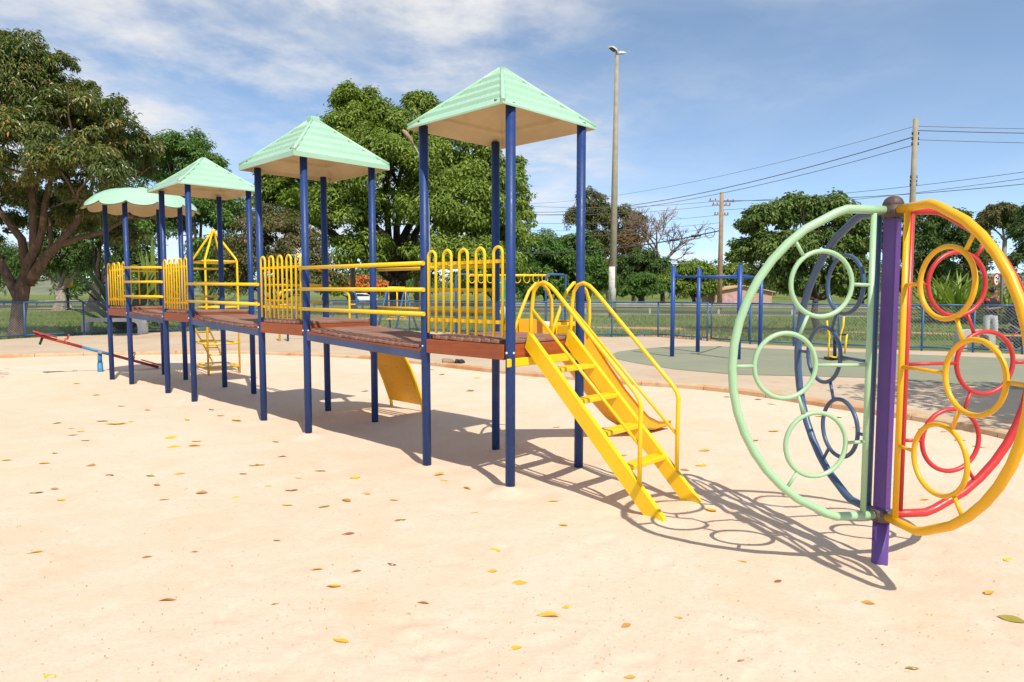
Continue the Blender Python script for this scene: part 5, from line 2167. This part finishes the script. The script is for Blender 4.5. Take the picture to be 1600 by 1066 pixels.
# trees beyond the road
spec = [
    ('hedgerow_tree', 'dense rounded green tree right of the near tower', 852, 470, 72.0, [(850, 395, 42, 32), (825, 425, 36, 36), (880, 425, 40, 40), (845, 455, 50, 18)], L_FRESH, 14000, 0.5),
    ('hedgerow_tree', 'dense rounded green tree just left of the tall lamp', 915, 470, 76.0, [(912, 408, 34, 30), (930, 440, 32, 30), (895, 445, 34, 26), (900, 380, 30, 18)], L_FRESH, 12000, 0.5),
    ('eucalyptus_tree', 'tall airy olive eucalyptus behind the tall lamp', 950, 470, 95.0, [(922, 312, 22, 20), (905, 345, 24, 24), (940, 340, 26, 26), (970, 345, 26, 24), (960, 385, 38, 28), (995, 348, 20, 18), (925, 385, 30, 24)], L_OLIVE, 12000, 0.55),
    ('dry_tree', 'half-dry brown tree between the tall lamp and the bare tree', 990, 470, 88.0, [(985, 385, 26, 26), (1005, 410, 26, 22), (960, 415, 26, 20)], L_DRY, 4500, 0.5),
    ('bushy_tree', 'dark bushy tree with yellow specks under the bare tree', 1005, 470, 80.0, [(1000, 415, 34, 24), (1030, 430, 26, 26), (975, 440, 30, 20)], L_DARK, 8000, 0.48),
    ('bushy_tree', 'low bright green bush tree right of the tall lamp', 1000, 474, 70.0, [(1003, 440, 26, 14), (985, 455, 22, 12), (1020, 452, 20, 14)], L_FRESH, 6000, 0.42),
    ('bushy_tree', 'rounded green tree left of the brown utility pole', 1085, 472, 74.0, [(1080, 425, 34, 18), (1055, 440, 26, 22), (1105, 440, 26, 22), (1085, 455, 40, 14)], L_GREEN, 9000, 0.45),
    ('bushy_tree', 'rounded green tree just right of the brown utility pole', 1150, 470, 84.0, [(1150, 430, 20, 20), (1140, 450, 22, 14)], L_GREEN, 3500, 0.5),
    ('eucalyptus_tree', 'dark eucalyptus nearest the concrete utility pole', 1440, 470, 62.0, [(1445, 350, 34, 26), (1440, 390, 34, 34), (1460, 425, 28, 26)], L_DARK, 9000, 0.40),
    ('eucalyptus_tree', 'dark eucalyptus seen through the yellow and red rings', 1482, 470, 64.0, [(1485, 355, 34, 28), (1490, 395, 32, 32), (1475, 430, 26, 22)], L_DARK, 9000, 0.40),
    ('eucalyptus_tree', 'thin eucalyptus right of the rings', 1522, 470, 66.0, [(1520, 375, 26, 24), (1525, 410, 22, 26), (1510, 435, 18, 16)], L_OLIVE, 5500, 0.40),
    ('eucalyptus_tree', 'flat-topped eucalyptus with pale trunk at the right edge', 1567, 470, 58.0, [(1565, 335, 30, 16), (1545, 350, 20, 12), (1585, 350, 24, 14)], L_OLIVE, 5500, 0.36),
    ('eucalyptus_tree', 'green tree cut by the right edge of the view', 1610, 470, 50.0, [(1605, 370, 26, 30), (1600, 410, 24, 26), (1625, 340, 30, 26)], L_DARK, 7000, 0.34),
    ('hedgerow_tree', 'dark tree behind the ring bar', 770, 472, 80.0, [(770, 430, 50, 34), (735, 440, 34, 26), (805, 440, 34, 28)], L_DARK, 9000, 0.5),
    ('hedgerow_tree', 'low distant tree left of the lamp beside the flame tree', 545, 472, 130.0, [(545, 450, 22, 12), (520, 455, 18, 8)], L_GREEN, 3000, 0.7),
    ('bushy_tree', 'dark bush under the almond-like tree on the right', 1350, 472, 70.0, [(1330, 445, 45, 22), (1385, 440, 35, 26), (1280, 452, 40, 16)], L_DARK, 9000, 0.45),
]
for i, (nm, lab, bx, by, Y, bl, m, n_, lf) in enumerate(spec):
    bb0 = AT(bx, by, Y)
    bb0[2] = ZG
    euc = nm == 'eucalyptus_tree'
    tree(nm, lab, bb0, pxblobs(bl, Y), int(n_ * 1.8), lf * 0.72, m, M_BARKP if euc else M_BARKD, 0.22 if euc else 0.25, 60 + i, group='trees beyond the road', open_=0.8 if euc else 0.1, puff=0.36 if euc else 0.32)

# far-off belt of trees on the horizon
rng = np.random.default_rng(99)
bl = []
for i in range(150):
    a = math.radians(rng.uniform(38, 142))
    R = rng.uniform(150, 300)
    h = rng.uniform(3.2, 6.5)
    bl.append((np.array([R * math.cos(a), R * math.sin(a), h * 0.8]), (h * rng.uniform(1.2, 2.4), h * 1.2, h)))
V, F, R_ = crown_leaves(bl, 70000, 1.1, rng, puffs_per=10)
tag(obj('far_woodland', fastmesh('far_woodland', V, F, L_DARK, rnd=R_)), 'distant belt of trees along the horizon', 'woodland', kind='stuff')

# bare tree
YN = 82.0
bN = AT(1036, 470, YN)
bN[2] = ZG
bare = thing('bare_tree', bN, 'leafless greyish tree standing left of the brown utility pole', 'tree')
b = MB()
rng = np.random.default_rng(12)
pieces = []


def grow(p, d, ln, r, lev):
    q = p + d * ln
    m_ = (p + q) / 2 + rng.normal(size=3) * ln * 0.06
    pieces.append(([p, m_, q], [r, r * 0.85, r * 0.66]))
    if lev == 0:
        return
    for _ in range(3 if lev > 2 else 5):
        e = U(d + rng.normal(size=3) * np.array([0.55, 0.55, 0.40]) + np.array([0, 0, 0.10]))
        grow(q if rng.random() < 0.7 else m_, e, ln * rng.uniform(0.62, 0.85), r * 0.62, lev - 1)


grow(bN - ZV * 0.2, U((-0.03, 0, 1)), 4.3, 0.30, 5)
tb = MB()
tb.tube(*pieces[0], 8)
tb.build('trunk', M_BARK, bare)
for pts, rs in pieces[1:]:
    b.tube(pts, [max(q, 0.018) for q in rs], 4, cap=False)
b.build('branches', paint('dry_twig', (0.28, 0.19, 0.14), 0.9, 0.2), bare)['kind'] = 'stuff'


# trees just outside the picture whose shade falls into it
def side_tree(base, blobs, seed, label):
    tree('shade_tree', label, base, blobs, 9000, 0.22, L_GREEN, M_BARK, 0.16, seed, cat='tree', puff=0.35, open_=0.4)


side_tree((9.4, 5.8, ZP), [(np.array([8.6, 6.6, 4.6]), (2.0, 1.9, 0.9)), (np.array([10.2, 5.6, 5.0]), (2.0, 2.0, 1.0)), (np.array([8.0, 5.0, 4.4]), (1.2, 1.2, 0.6))], 71, 'leafy tree right of the view that shades the pavement')
side_tree((-11.8, 7.0, 0), [(np.array([-9.8, 8.2, 6.6]), (1.9, 1.8, 1.0)), (np.array([-11.8, 7.0, 7.0]), (2.0, 2.0, 1.2))], 72, 'leafy tree left of the view that shades the sand')


# ------------------------------------------------------------------ spiky plants
def blades(base, n, ln, wd, seed, spread, curve, name, label, m, cat='plant', up=0.3):
    rng = np.random.default_rng(seed)
    o = thing(name, base, label, cat)
    for i in range(n):
        a = rng.uniform(0, 6.283)
        tilt = up + (spread - up) * rng.random() ** 0.8
        l_ = ln * rng.uniform(0.65, 1.1)
        h = np.array([math.cos(a), math.sin(a), 0])
        sdv_ = np.array([-math.sin(a), math.cos(a), 0])
        V = []
        F = []
        N = 5
        for k in range(N + 1):
            f = k / N
            t_ = tilt + curve * f * f
            p = base + h * (0.08 + l_ * f * math.sin(tilt + curve * f * 0.5)) + ZV * (l_ * f * math.cos(tilt + curve * f * 0.6))
            w_ = wd * (0.75 + 0.7 * f) * (1 - f) ** 0.55 * 0.5 + 0.004
            nn = U(np.cross(sdv_, h * math.sin(t_) + ZV * math.cos(t_)))
            V += [p - sdv_ * w_, p - nn * w_ * 0.35, p + sdv_ * w_]
        for k in range(N):
            F += [[3 * k, 3 * k + 1, 3 * k + 4, 3 * k + 3], [3 * k + 1, 3 * k + 2, 3 * k + 5, 3 * k + 4]]
        me = fastmesh('blade', V, F, m, True, rnd=np.full(len(F), float(np.clip(rng.beta(2, 2), 0, 1))))
        obj('blade', me, o)
    return o


def gb(px, py, Y):
    p = AT(px, py, Y)
    p[2] = ZG
    return p


blades(gb(195, 520, 27.5), 46, 3.1, 0.30, 81, 1.15, 0.25, 'agave', 'large dark agave with long spiky blades behind the far tower', L_AGAVE)
blades(gb(300, 515, 31.0), 40, 2.7, 0.26, 82, 1.2, 0.3, 'agave', 'grey-green agave behind the third tower and the climbing cage', L_AGAVE)
blades(gb(243, 515, 31.5), 12, 3.9, 0.28, 83, 0.22, 0.05, 'upright_succulent', 'tall upright light green succulent behind the far tower', L_CYCAD, up=0.02)
for i, (px, Y, ln, n_) in enumerate(((1468, 36.0, 3.1, 190), (1500, 35.0, 3.2, 210), (1532, 36.5, 3.1, 190), (1578, 34.5, 2.6, 130))):
    blades(gb(px, 480, Y), n_, ln, 0.13, 90 + i, 1.25, 0.5, 'spiky_plant', ('leftmost bright spiky plant seen through the yellow and red rings', 'middle bright spiky plant seen through the yellow and red rings', 'rightmost bright spiky plant seen through the red ring', 'spiky plant behind the standing person')[i], L_CYCAD, up=0.15)

# ------------------------------------------------------------------ grass on the lawn beyond the fence
rng = np.random.default_rng(44)
N = 60000
Yg = 22 + 36 * rng.random(N) ** 1.3
Xg = rng.uniform(-0.95, 0.95, N) * Yg
inside = np.array([False] * N)
ang = np.arctan2(Yg - cen[1], Xg - cen[0])
tab = np.array([ray_poly(cen, 2 * math.pi * k / 720, OUT) for k in range(720)])
rad = np.hypot(Xg - cen[0], Yg - cen[1])
inside = rad < tab[((ang / (2 * math.pi)) % 1 * 720).astype(int) % 720] + 0.15
dens = vnoise(Xg, Yg, 2.2, 40) + 0.5 * vnoise(Xg, Yg, 0.7, 41)
gl = (np.c_[Xg, Yg] - GR0) @ gnv
keep = (~inside) & (dens > -0.22) & (gl < -1.5) & ~((np.abs(gl + 2.6) < 0.8))
dp = np.array([G(x, y, ZG)[:2] for x, y in ((560, 497), (800, 506), (960, 512.5), (1200, 517), (1420, 521), (1600, 525), (1900, 532))])
yp = np.interp(Xg, dp[:, 0], dp[:, 1])
keep &= np.abs(Yg - yp) > 0.75
Xg, Yg = Xg[keep], Yg[keep]
n_ = len(Xg)
a = rng.uniform(0, 6.28, n_)
h_ = rng.uniform(0.05, 0.15, n_)
ln_ = rng.uniform(-0.05, 0.05, (n_, 2))
wv = rng.uniform(0.015, 0.04, n_)
P0 = np.c_[Xg - np.cos(a) * wv, Yg - np.sin(a) * wv, np.full(n_, ZG - 0.01)]
P1 = np.c_[Xg + np.cos(a) * wv, Yg + np.sin(a) * wv, np.full(n_, ZG - 0.01)]
P2 = np.c_[Xg + ln_[:, 0], Yg + ln_[:, 1], ZG + h_]
V = np.stack([P0, P1, P2], 1).reshape(-1, 3)
tag(obj('grass', fastmesh('grass', V, np.arange(len(V)).reshape(-1, 3), L_GRASS, rnd=rng.beta(2, 2, n_), tri=True)), 'short patchy grass of the lawn beyond the fence', 'grass', kind='stuff')


# ------------------------------------------------------------------ fallen leaves
def leaf_mesh(seed, tone):
    rng = np.random.default_rng(seed)
    curl = rng.uniform(0.2, 1.0)
    fold = rng.uniform(0.05, 0.5)
    tw = rng.uniform(-0.5, 0.5)
    V = []
    F = []
    N = 6
    for i in range(N + 1):
        f = i / N
        w_ = 0.24 * math.sin(math.pi * min(1, f * 0.97 + 0.02)) ** 0.8 * (1.15 - 0.4 * f)
        z = 0.035 + curl * 0.22 * (f - 0.5) ** 2 + 0.02 * math.sin(7 * f + seed)
        for s_ in (-1, 0, 1):
            t_ = tw * (f - 0.5) * s_
            V.append((f - 0.5, s_ * w_ * math.cos(fold), z + (abs(s_) * w_ * math.sin(fold)) + t_ * w_ * 0.6))
    for i in range(N):
        F += [[3 * i, 3 * i + 1, 3 * i + 4, 3 * i + 3], [3 * i + 1, 3 * i + 2, 3 * i + 5, 3 * i + 4]]
    # stalk
    o_ = len(V)
    V += [(-0.5, -0.008, 0.03 + curl * 0.05), (-0.5, 0.008, 0.03 + curl * 0.05), (-0.68, 0.006, 0.05), (-0.68, -0.006, 0.05)]
    F.append([o_, o_ + 1, o_ + 2, o_ + 3])
    return fastmesh('fallen_leaf', V, F, L_FALL, True, rnd=np.full(len(F), tone))


TONES = {'y': 0.06, 'o': 0.42, 'b': 0.66, 'r': 0.86, 'g': 0.99}
LM = {k: [leaf_mesh(i * 7 + ord(k), TONES[k] + 0.03 * (i - 2)) for i in range(4)] for k in TONES}
BIG = [(262, 938, 'b', 22, 'curled brown leaf on the sand at lower left'), (521, 915, 'y', 20, 'upturned yellow leaf on the sand left of centre in the foreground'),
       (533, 1004, 'y', 24, 'yellow leaf with long stalk nearest the camera left of centre'), (78, 1060, 'y', 20, 'yellow leaf at the bottom left edge of the sand'),
       (856, 961, 'o', 30, 'flat orange leaf in the foreground right of centre'), (886, 946, 'y', 14, 'small upright yellow leaf beside the flat orange one in the foreground'),
       (812, 909, 'o', 20, 'orange leaf with raised tip on the foreground sand at centre'), (804, 1013, 'y', 22, 'pale yellow leaf at the bottom centre of the sand'),
       (1582, 964, 'g', 30, 'long yellow-green leaf at the right edge of the foreground sand'), (1546, 923, 'o', 18, 'orange leaf on the sand right of the purple pole foot'),
       (1575, 872, 'y', 16, 'yellow leaf near the right edge below the red panel'), (1110, 795, 'y', 18, 'yellow leaf standing on edge by the ladder foot'),
       (1216, 904, 'r', 13, 'small dark red leaf on the sand left of the purple pole foot'), (1425, 1038, 'g', 18, 'yellow-green leaf at the bottom right of the sand'),
       (181, 662, 'y', 26, 'large yellow leaf on the sand before the third tower'), (57, 861, 'o', 22, 'orange leaf at the left edge of the foreground sand'),
       (984, 1057, 'o', 16, 'orange leaf at the bottom edge right of centre'), (496, 889, 'o', 20, 'thin orange leaf above the upturned yellow one')]
SMALL = [(89, 660, 'b'), (112, 669, 'y'), (126, 674, 'o'), (113, 680, 'o'), (133, 689, 'r'), (271, 697, 'y'), (307, 689, 'y'), (304, 696, 'o'), (267, 683, 'y'), (85, 709, 'o'), (70, 725, 'o'), (142, 727, 'b'), (10, 720, 'g'), (172, 742, 'r'),
         (235, 742, 'g'), (281, 738, 'o'), (245, 757, 'b'), (86, 763, 'b'), (57, 769, 'g'), (96, 780, 'y'), (257, 779, 'o'), (315, 769, 'b'), (369, 775, 'y'), (380, 739, 'g'), (397, 726, 'y'), (292, 656, 'y'), (190, 634, 'o'), (370, 657, 'y'),
         (406, 725, 'y'), (419, 757, 'y'), (455, 764, 'r'), (449, 788, 'y'), (467, 745, 'y'), (555, 745, 'y'), (506, 791, 'g'), (572, 770, 'o'), (616, 780, 'o'), (541, 781, 'b'), (625, 812, 'g'), (544, 834, 'r'), (433, 845, 'b'), (742, 799, 'y'),
         (694, 749, 'y'), (686, 739, 'o'), (730, 760, 'o'), (809, 760, 'o'), (865, 781, 'y'), (773, 858, 'y'), (769, 892, 'o'), (612, 881, 'r'), (556, 892, 'b'), (661, 944, 'b'), (636, 960, 'b'), (880, 818, 'o'), (1210, 674, 'y'), (1160, 873, 'o'),
         (1135, 622, 'o'), (1185, 626, 'b'), (1205, 632, 'o'), (1260, 648, 'y'), (1280, 650, 'o'), (1310, 652, 'b'), (1340, 668, 'y'), (1440, 672, 'b'), (1475, 676, 'o'), (1500, 690, 'b'), (1530, 700, 'g'), (1445, 780, 'o'), (1180, 690, 'b'),
         (675, 578, 'y'), (745, 590, 'y'), (690, 585, 'b'), (870, 668, 'y'), (735, 612, 'b'), (570, 612, 'b'), (1070, 735, 'b'), (1100, 705, 'o'), (1095, 728, 'y'), (975, 712, 'o'), (990, 668, 'b'), (150, 618, 'o'), (120, 600, 'o'), (230, 640, 'o'),
         (205, 658, 'y'), (160, 657, 'g'), (330, 640, 'b'), (345, 650, 'o'), (430, 690, 'o'), (440, 712, 'b'), (500, 735, 'o'), (1357, 938, 'b'), (1060, 963, 'o'), (978, 975, 'b'), (1158, 1030, 'b'), (305, 862, 'b'), (230, 870, 'b'), (430, 945, 'b')]


def put_leaf(px, py, tone, size, label, group=None):
    p = G(px, py)
    z = float(sandz(p[0], p[1]))
    e = np.hypot(*p[:2])
    ln = PX(size, p[1]) * 1.25
    o = bpy.data.objects.new('fallen_leaf', random.choice(LM[tone]))
    link(o, Matrix.Translation((p[0], p[1], z - 0.002)) @ Matrix.Rotation(random.uniform(-0.7, 0.7) + (math.pi if random.random() < 0.5 else 0), 4, 'Z') @ Matrix.Rotation(random.uniform(-0.25, 0.25), 4, 'X') @ Matrix.Diagonal((ln, ln * random.uniform(0.8, 1.3), ln, 1)))
    tag(o, label, 'leaf', group)


for px, py, t_, sz, lab in BIG:
    put_leaf(px, py, t_, sz, lab, 'leaves fallen on the sand')
TN = {'y': 'yellow', 'o': 'orange-brown', 'b': 'brown', 'r': 'dark reddish', 'g': 'green-tinged'}
ORD = ('leftmost', 'second from left', 'third from left', 'fourth from left', 'fifth from left', 'sixth from left', 'seventh from left', 'eighth from left', 'ninth from left', 'tenth from left')


def zone(px, py):
    if py < 650 and px > 620 or (px > 1120 and py < 700):
        return 'on the sand near the kerb'
    if py < 700:
        return 'on the sand before the far towers' if px < 450 else 'on the sand under the bridge'
    if py < 830:
        return 'on the open sand at left' if px < 330 else ('on the sand before the second tower' if px < 640 else 'on the sand around the near tower and ladder')
    return 'on the foreground sand'


cnt = {}
for px, py, t_ in sorted(SMALL):
    zk = (t_, zone(px, py))
    cnt[zk] = cnt.get(zk, 0) + 1
tot = dict(cnt)
cnt = {}
for px, py, t_ in sorted(SMALL):
    zk = (t_, zone(px, py))
    i = cnt.get(zk, 0)
    cnt[zk] = i + 1
    lab = '%s small %s leaf %s' % (ORD[i], TN[t_], zk[1]) if tot[zk] > 1 else 'single small %s leaf %s' % (TN[t_], zk[1])
    put_leaf(px, py, t_, 10 + 7 * random.random() if py > 640 else 8 + 4 * random.random(), lab, 'small leaves fallen on the sand')

# litter: tiny bits of leaf and bark
rng = np.random.default_rng(55)
N = 7500
r_ = 2.2 * (16 / 2.2) ** rng.random(N)
a = rng.uniform(math.radians(-40), math.radians(38), N)
k0 = np.array([ray_poly(np.zeros(2), math.pi / 2 - q, KP) for q in a])
nb = 1100                                   # drift along the kerb on the right and under the decks
a[:nb] = rng.uniform(math.radians(18), math.radians(37), nb)
k0[:nb] = np.array([ray_poly(np.zeros(2), math.pi / 2 - q, KP) for q in a[:nb]])
r_[:nb] = k0[:nb] - 0.05 - np.abs(rng.normal(0, 0.30, nb))
X = r_ * np.sin(a)
Y = r_ * np.cos(a)
ok = (r_ < k0 - 0.03) & (vnoise(X, Y, 1.1, 60) + 0.3 * rng.random(N) > -0.12)
nd = 900
td = rng.random(nd)
X = np.r_[X[ok], -7.0 + 7.3 * td + rng.normal(0, 0.45, nd)]
Y = np.r_[Y[ok], 12.8 - 6.4 * td + rng.normal(0, 0.45, nd)]
n_ = len(X)
Zs = sandz(X, Y) + 0.004
sz = rng.uniform(0.0009, 0.0042, n_) * (1 + 0.10 * np.hypot(X, Y))
q = rng.uniform(0, 6.28, n_)
asp = rng.uniform(0.25, 0.8, n_)
c1, s1 = np.cos(q), np.sin(q)
P0 = np.c_[X - c1 * sz, Y - s1 * sz, Zs]
P1 = np.c_[X - s1 * sz * asp, Y + c1 * sz * asp, Zs + sz * 0.5]
P2 = np.c_[X + c1 * sz, Y + s1 * sz, Zs + sz * 0.25]
P3 = np.c_[X + s1 * sz * asp, Y - c1 * sz * asp, Zs + 0.001]
V = np.stack([P0, P1, P2, P3], 1).reshape(-1, 3)
tag(obj('leaf_litter', fastmesh('leaf_litter', V, np.arange(len(V)).reshape(-1, 4), L_FALL, rnd=np.clip(rng.normal(0.66, 0.16, n_), 0.25, 0.93))), 'tiny bits of dry leaf and bark strewn over the sand', 'leaf litter', kind='stuff')


# ------------------------------------------------------------------ person and stroller behind the fence
YPN = G(1548, 546, ZG)[1] + 0.15
pb0 = AT(1545, 546, YPN)
pb0[2] = ZG
person = thing('person', pb0, 'person in dark shirt with red shoulders and pale jeans, head bowed, hands together', 'person')
# skeleton: x to the viewer's right, y away, z up; facing right and a little to the viewer
SK = {'pel': (0, 0, 0.92, .135, .105), 'wai': (0.0, 0, 1.06, .135, .10), 'che': (0.02, 0, 1.26, .155, .11), 'nk0': (0.035, 0, 1.40, .075, .07), 'nk1': (0.055, -0.01, 1.47, .05, .05), 'hd0': (0.085, -0.015, 1.55, .078, .085), 'hd1': (0.075, -0.01, 1.63, .075, .085),
      'lh': (-0.09, 0.02, 0.88, .10, .10), 'lk': (-0.085, 0.0, 0.50, .070, .070), 'la': (-0.11, 0.03, 0.10, .048, .048), 'lt': (-0.03, -0.07, 0.045, .040, .040),
      'rh': (0.09, -0.02, 0.88, .10, .10), 'rk': (0.115, -0.06, 0.50, .070, .070), 'ra': (0.09, -0.03, 0.10, .048, .048), 'rt': (0.19, -0.12, 0.045, .040, .040),
      'ls': (-0.145, -0.03, 1.35, .070, .070), 'le': (-0.17, -0.09, 1.09, .050, .050), 'lw': (0.07, -0.19, 1.13, .034, .034), 'lp': (0.15, -0.20, 1.145, .036, .028),
      'rs': (0.165, 0.04, 1.35, .070, .070), 're': (0.24, -0.03, 1.09, .050, .050), 'rw': (0.21, -0.17, 1.13, .034, .034), 'rp': (0.17, -0.215, 1.165, .036, .028)}
ED = [('pel', 'wai'), ('wai', 'che'), ('che', 'nk0'), ('nk0', 'nk1'), ('nk1', 'hd0'), ('hd0', 'hd1'), ('pel', 'lh'), ('lh', 'lk'), ('lk', 'la'), ('la', 'lt'), ('pel', 'rh'), ('rh', 'rk'), ('rk', 'ra'), ('ra', 'rt'),
      ('che', 'ls'), ('ls', 'le'), ('le', 'lw'), ('lw', 'lp'), ('che', 'rs'), ('rs', 're'), ('re', 'rw'), ('rw', 'rp')]
for sd_, w0 in (('l', 'lp'), ('r', 'rp')):
    hx, hy, hz_ = SK[w0][:3]
    for q in range(4):
        k1, k2 = '%sf%da' % (sd_, q), '%sf%db' % (sd_, q)
        s_ = 1 if sd_ == 'l' else -1
        SK[k1] = (hx + 0.035 * s_, hy - 0.01 - 0.006 * q, hz_ + 0.026 - 0.017 * q, .0095, .0095)
        SK[k2] = (hx + (0.055 - 0.004 * q) * s_, hy + 0.018, hz_ + 0.022 - 0.017 * q, .0085, .0085)
        ED += [(w0, k1), (k1, k2)]
    k1, k2 = sd_ + 'th1', sd_ + 'th2'
    SK[k1] = (hx - 0.005 * s_, hy - 0.012, hz_ + 0.045, .011, .011)
    SK[k2] = (hx + 0.022 * s_, hy - 0.012, hz_ + 0.062, .009, .009)
    ED += [(w0, k1), (k1, k2)]
keys = list(SK)
sc_ = 1.0
me = bpy.data.meshes.new('body')
me.from_pydata([SK[k][:3] for k in keys], [(keys.index(a), keys.index(c_)) for a, c_ in ED], [])
tmp = bpy.data.objects.new('tmp_body', me)
COL.objects.link(tmp)
md = tmp.modifiers.new('skin', 'SKIN')
for i, k in enumerate(keys):
    me.skin_vertices[0].data[i].radius = SK[k][3:5]
me.skin_vertices[0].data[keys.index('pel')].use_root = True
sb = tmp.modifiers.new('sub', 'SUBSURF')
sb.levels = 2
sb.render_levels = 2
dg = bpy.context.evaluated_depsgraph_get()
bm_ = bpy.data.meshes.new_from_object(tmp.evaluated_get(dg))
bpy.data.objects.remove(tmp, do_unlink=True)
M_SKIN = paint('skin', (0.27, 0.135, 0.085), 0.5, 0.1)
M_SHIRT = paint('dark_shirt', (0.018, 0.018, 0.022), 0.85, 0.3)
M_SHRED = paint('red_cloth', (0.55, 0.03, 0.06), 0.8, 0.15)
M_JEAN = paint('pale_jeans', (0.52, 0.54, 0.55), 0.85, 0.12)
M_HAIR = paint('black_hair', (0.012, 0.009, 0.008), 0.45, 0.2)
bm_.materials.clear()
for q in (M_SKIN, M_SHIRT, M_SHRED, M_JEAN, M_WHITE):
    bm_.materials.append(q)
for p in bm_.polygons:
    x, y, z = p.center
    arm = x < -0.15 or x > 0.155 or y < -0.125
    mi = 0
    if z < 0.075:
        mi = 4
    elif z < 0.93 and y > -0.15:
        mi = 3
    elif z < 1.405 and not (arm and z < 1.20):
        mi = 1
        if z > 1.33 and abs(x - 0.01) > 0.10:
            mi = 2
    p.material_index = mi
    p.use_smooth = True
MP = Matrix.Translation(Vector(pb0)) @ Matrix.Scale(1.0, 4)
body = obj('body', bm_, person, MP)
# hair: cap over the back of the bowed head, and a knot
b = MB()
hc = np.array([0.058, 0.004, 1.612])
V = []
NSg = 16
for i in range(9):
    t_ = math.pi * 0.70 * i / 8
    for j in range(NSg):
        a = 2 * math.pi * j / NSg
        d = np.array([math.sin(t_) * math.cos(a), math.sin(t_) * math.sin(a), math.cos(t_)])
        face = d @ U((0.75, -0.6, -0.30))
        V.append(hc + d * np.array([0.098, 0.102, 0.108]) * (0.72 if face > 0.30 else 1.0))
F = [[i * NSg + j, i * NSg + (j + 1) % NSg, (i + 1) * NSg + (j + 1) % NSg, (i + 1) * NSg + j] for i in range(8) for j in range(NSg)]
b.add(V, F, True)
b.build('hair', M_HAIR, person, MP)
b = MB()
b.lathe((-0.03, 0.02, 1.62), [(0.0, -0.05), (0.035, -0.035), (0.05, 0), (0.035, 0.035), (0.0, 0.05)], 10)
b.build('hair_knot', M_HAIR, person, MP)
fd = U((0.78, -0.58, -0.22))
fs = U(np.cross(fd, ZV))
fu = np.cross(fs, fd)
fc = np.array([0.085, -0.015, 1.575])
for e in (-1, 1):
    b = MB()
    b.lathe(fc + fd * 0.072 + fs * 0.032 * e + fu * 0.012, [(0.0, 0.006), (0.011, 0.003), (0.013, 0.0)], 8, axis=fd)
    b.build('eye', M_HAIR, person, MP)
    b = MB()
    b.lathe(fc + fs * 0.082 * e, [(0.0, 0.012), (0.016, 0.010), (0.024, 0.0)], 8, axis=fs * e)
    b.build('ear', M_SKIN, person, MP)
b = MB()
b.tube([fc + fd * 0.078 + fu * 0.015, fc + fd * 0.092 - fu * 0.018, fc + fd * 0.080 - fu * 0.024], [0.008, 0.014, 0.008], 8)
b.build('nose', M_SKIN, person, MP)
b = MB()
b.tube([fc + fd * 0.070 - fu * 0.045 - fs * 0.022, fc + fd * 0.078 - fu * 0.044, fc + fd * 0.070 - fu * 0.045 + fs * 0.022], 0.006, 6)
b.build('mouth', paint('lips', (0.25, 0.07, 0.06), 0.5, 0.1), person, MP)

s0_ = AT(1577, 549, YPN - 0.1)
s0_[2] = ZG
stl = thing('stroller', s0_, 'black and red baby stroller beside the standing person behind the fence', 'stroller')


def sq(x, y, z):
    return s0_ + np.array([x, y, z]) * 1.16


for y in (-0.22, 0.22):
    for pts, m in (([(-0.30, 0.12), (-0.05, 0.38), (0.28, 0.62), (0.55, 1.00), (0.62, 1.04)], M_SRED), ([(0.35, 0.12), (0.10, 0.45), (-0.22, 0.62)], M_GALV)):
        b = MB()
        b.tube([sq(x, y, z) for x, z in pts], 0.014, 8)
        b.build('frame_tube', m, stl)
    for x in (-0.30, 0.35):
        b = MB()
        b.lathe(sq(x, y - 0.02, 0.115), [(0.0, 0.0), (0.10, 0.0), (0.115, 0.01), (0.115, 0.035), (0.10, 0.045), (0.0, 0.045)], 16, axis=(0, 1, 0))
        b.build('wheel', M_DARK, stl)
b = MB()
b.tube([sq(0.62, -0.22, 1.04), sq(0.62, 0.22, 1.04)], 0.016, 8)
b.build('push_bar', M_DARK, stl)
b = MB()
V = []
for x, z in ((-0.28, 0.50), (0.05, 0.42), (0.14, 0.50), (0.34, 0.98)):
    for y in (-0.19, 0.19):
        V += [sq(x, y, z), sq(x + 0.03, y, z - 0.05)]
F = []
for i in range(3):
    o_ = i * 4
    F += [[o_, o_ + 4, o_ + 6, o_ + 2], [o_ + 1, o_ + 3, o_ + 7, o_ + 5], [o_, o_ + 1, o_ + 5, o_ + 4], [o_ + 2, o_ + 6, o_ + 7, o_ + 3]]
F += [[0, 2, 3, 1], [12, 13, 15, 14]]
b.add(V, F)
b.build('seat', M_CANVAS, stl)
b = MB()
V = []
for i in range(9):
    a = math.radians(-10 + 115 * i / 8)
    for j in range(7):
        y = -0.21 + 0.42 * j / 6
        k = 1 - 0.25 * (abs(j - 3) / 3) ** 3
        V.append(sq(0.30 - 0.36 * k * math.cos(a), y, 0.83 + 0.34 * k * math.sin(a)))
F = [[i * 7 + j, i * 7 + j + 1, (i + 1) * 7 + j + 1, (i + 1) * 7 + j] for i in range(8) for j in range(6)]
b.add(V, F, True)
b.build('canopy', M_CANVAS, stl)
b = MB()
b.box(sq(0.08, 0, 0.24), (0.24, 0, 0), (0, 0.17, 0), (0, 0, 0.07), 0.03)
b.build('basket', M_CANVAS, stl)
b = MB()
b.box(sq(0.66, 0, 0.78), (0.09, 0, 0), (0, 0.16, 0), (0, 0, 0.17), 0.05)
b.build('hanging_bag', M_CANVAS, stl)
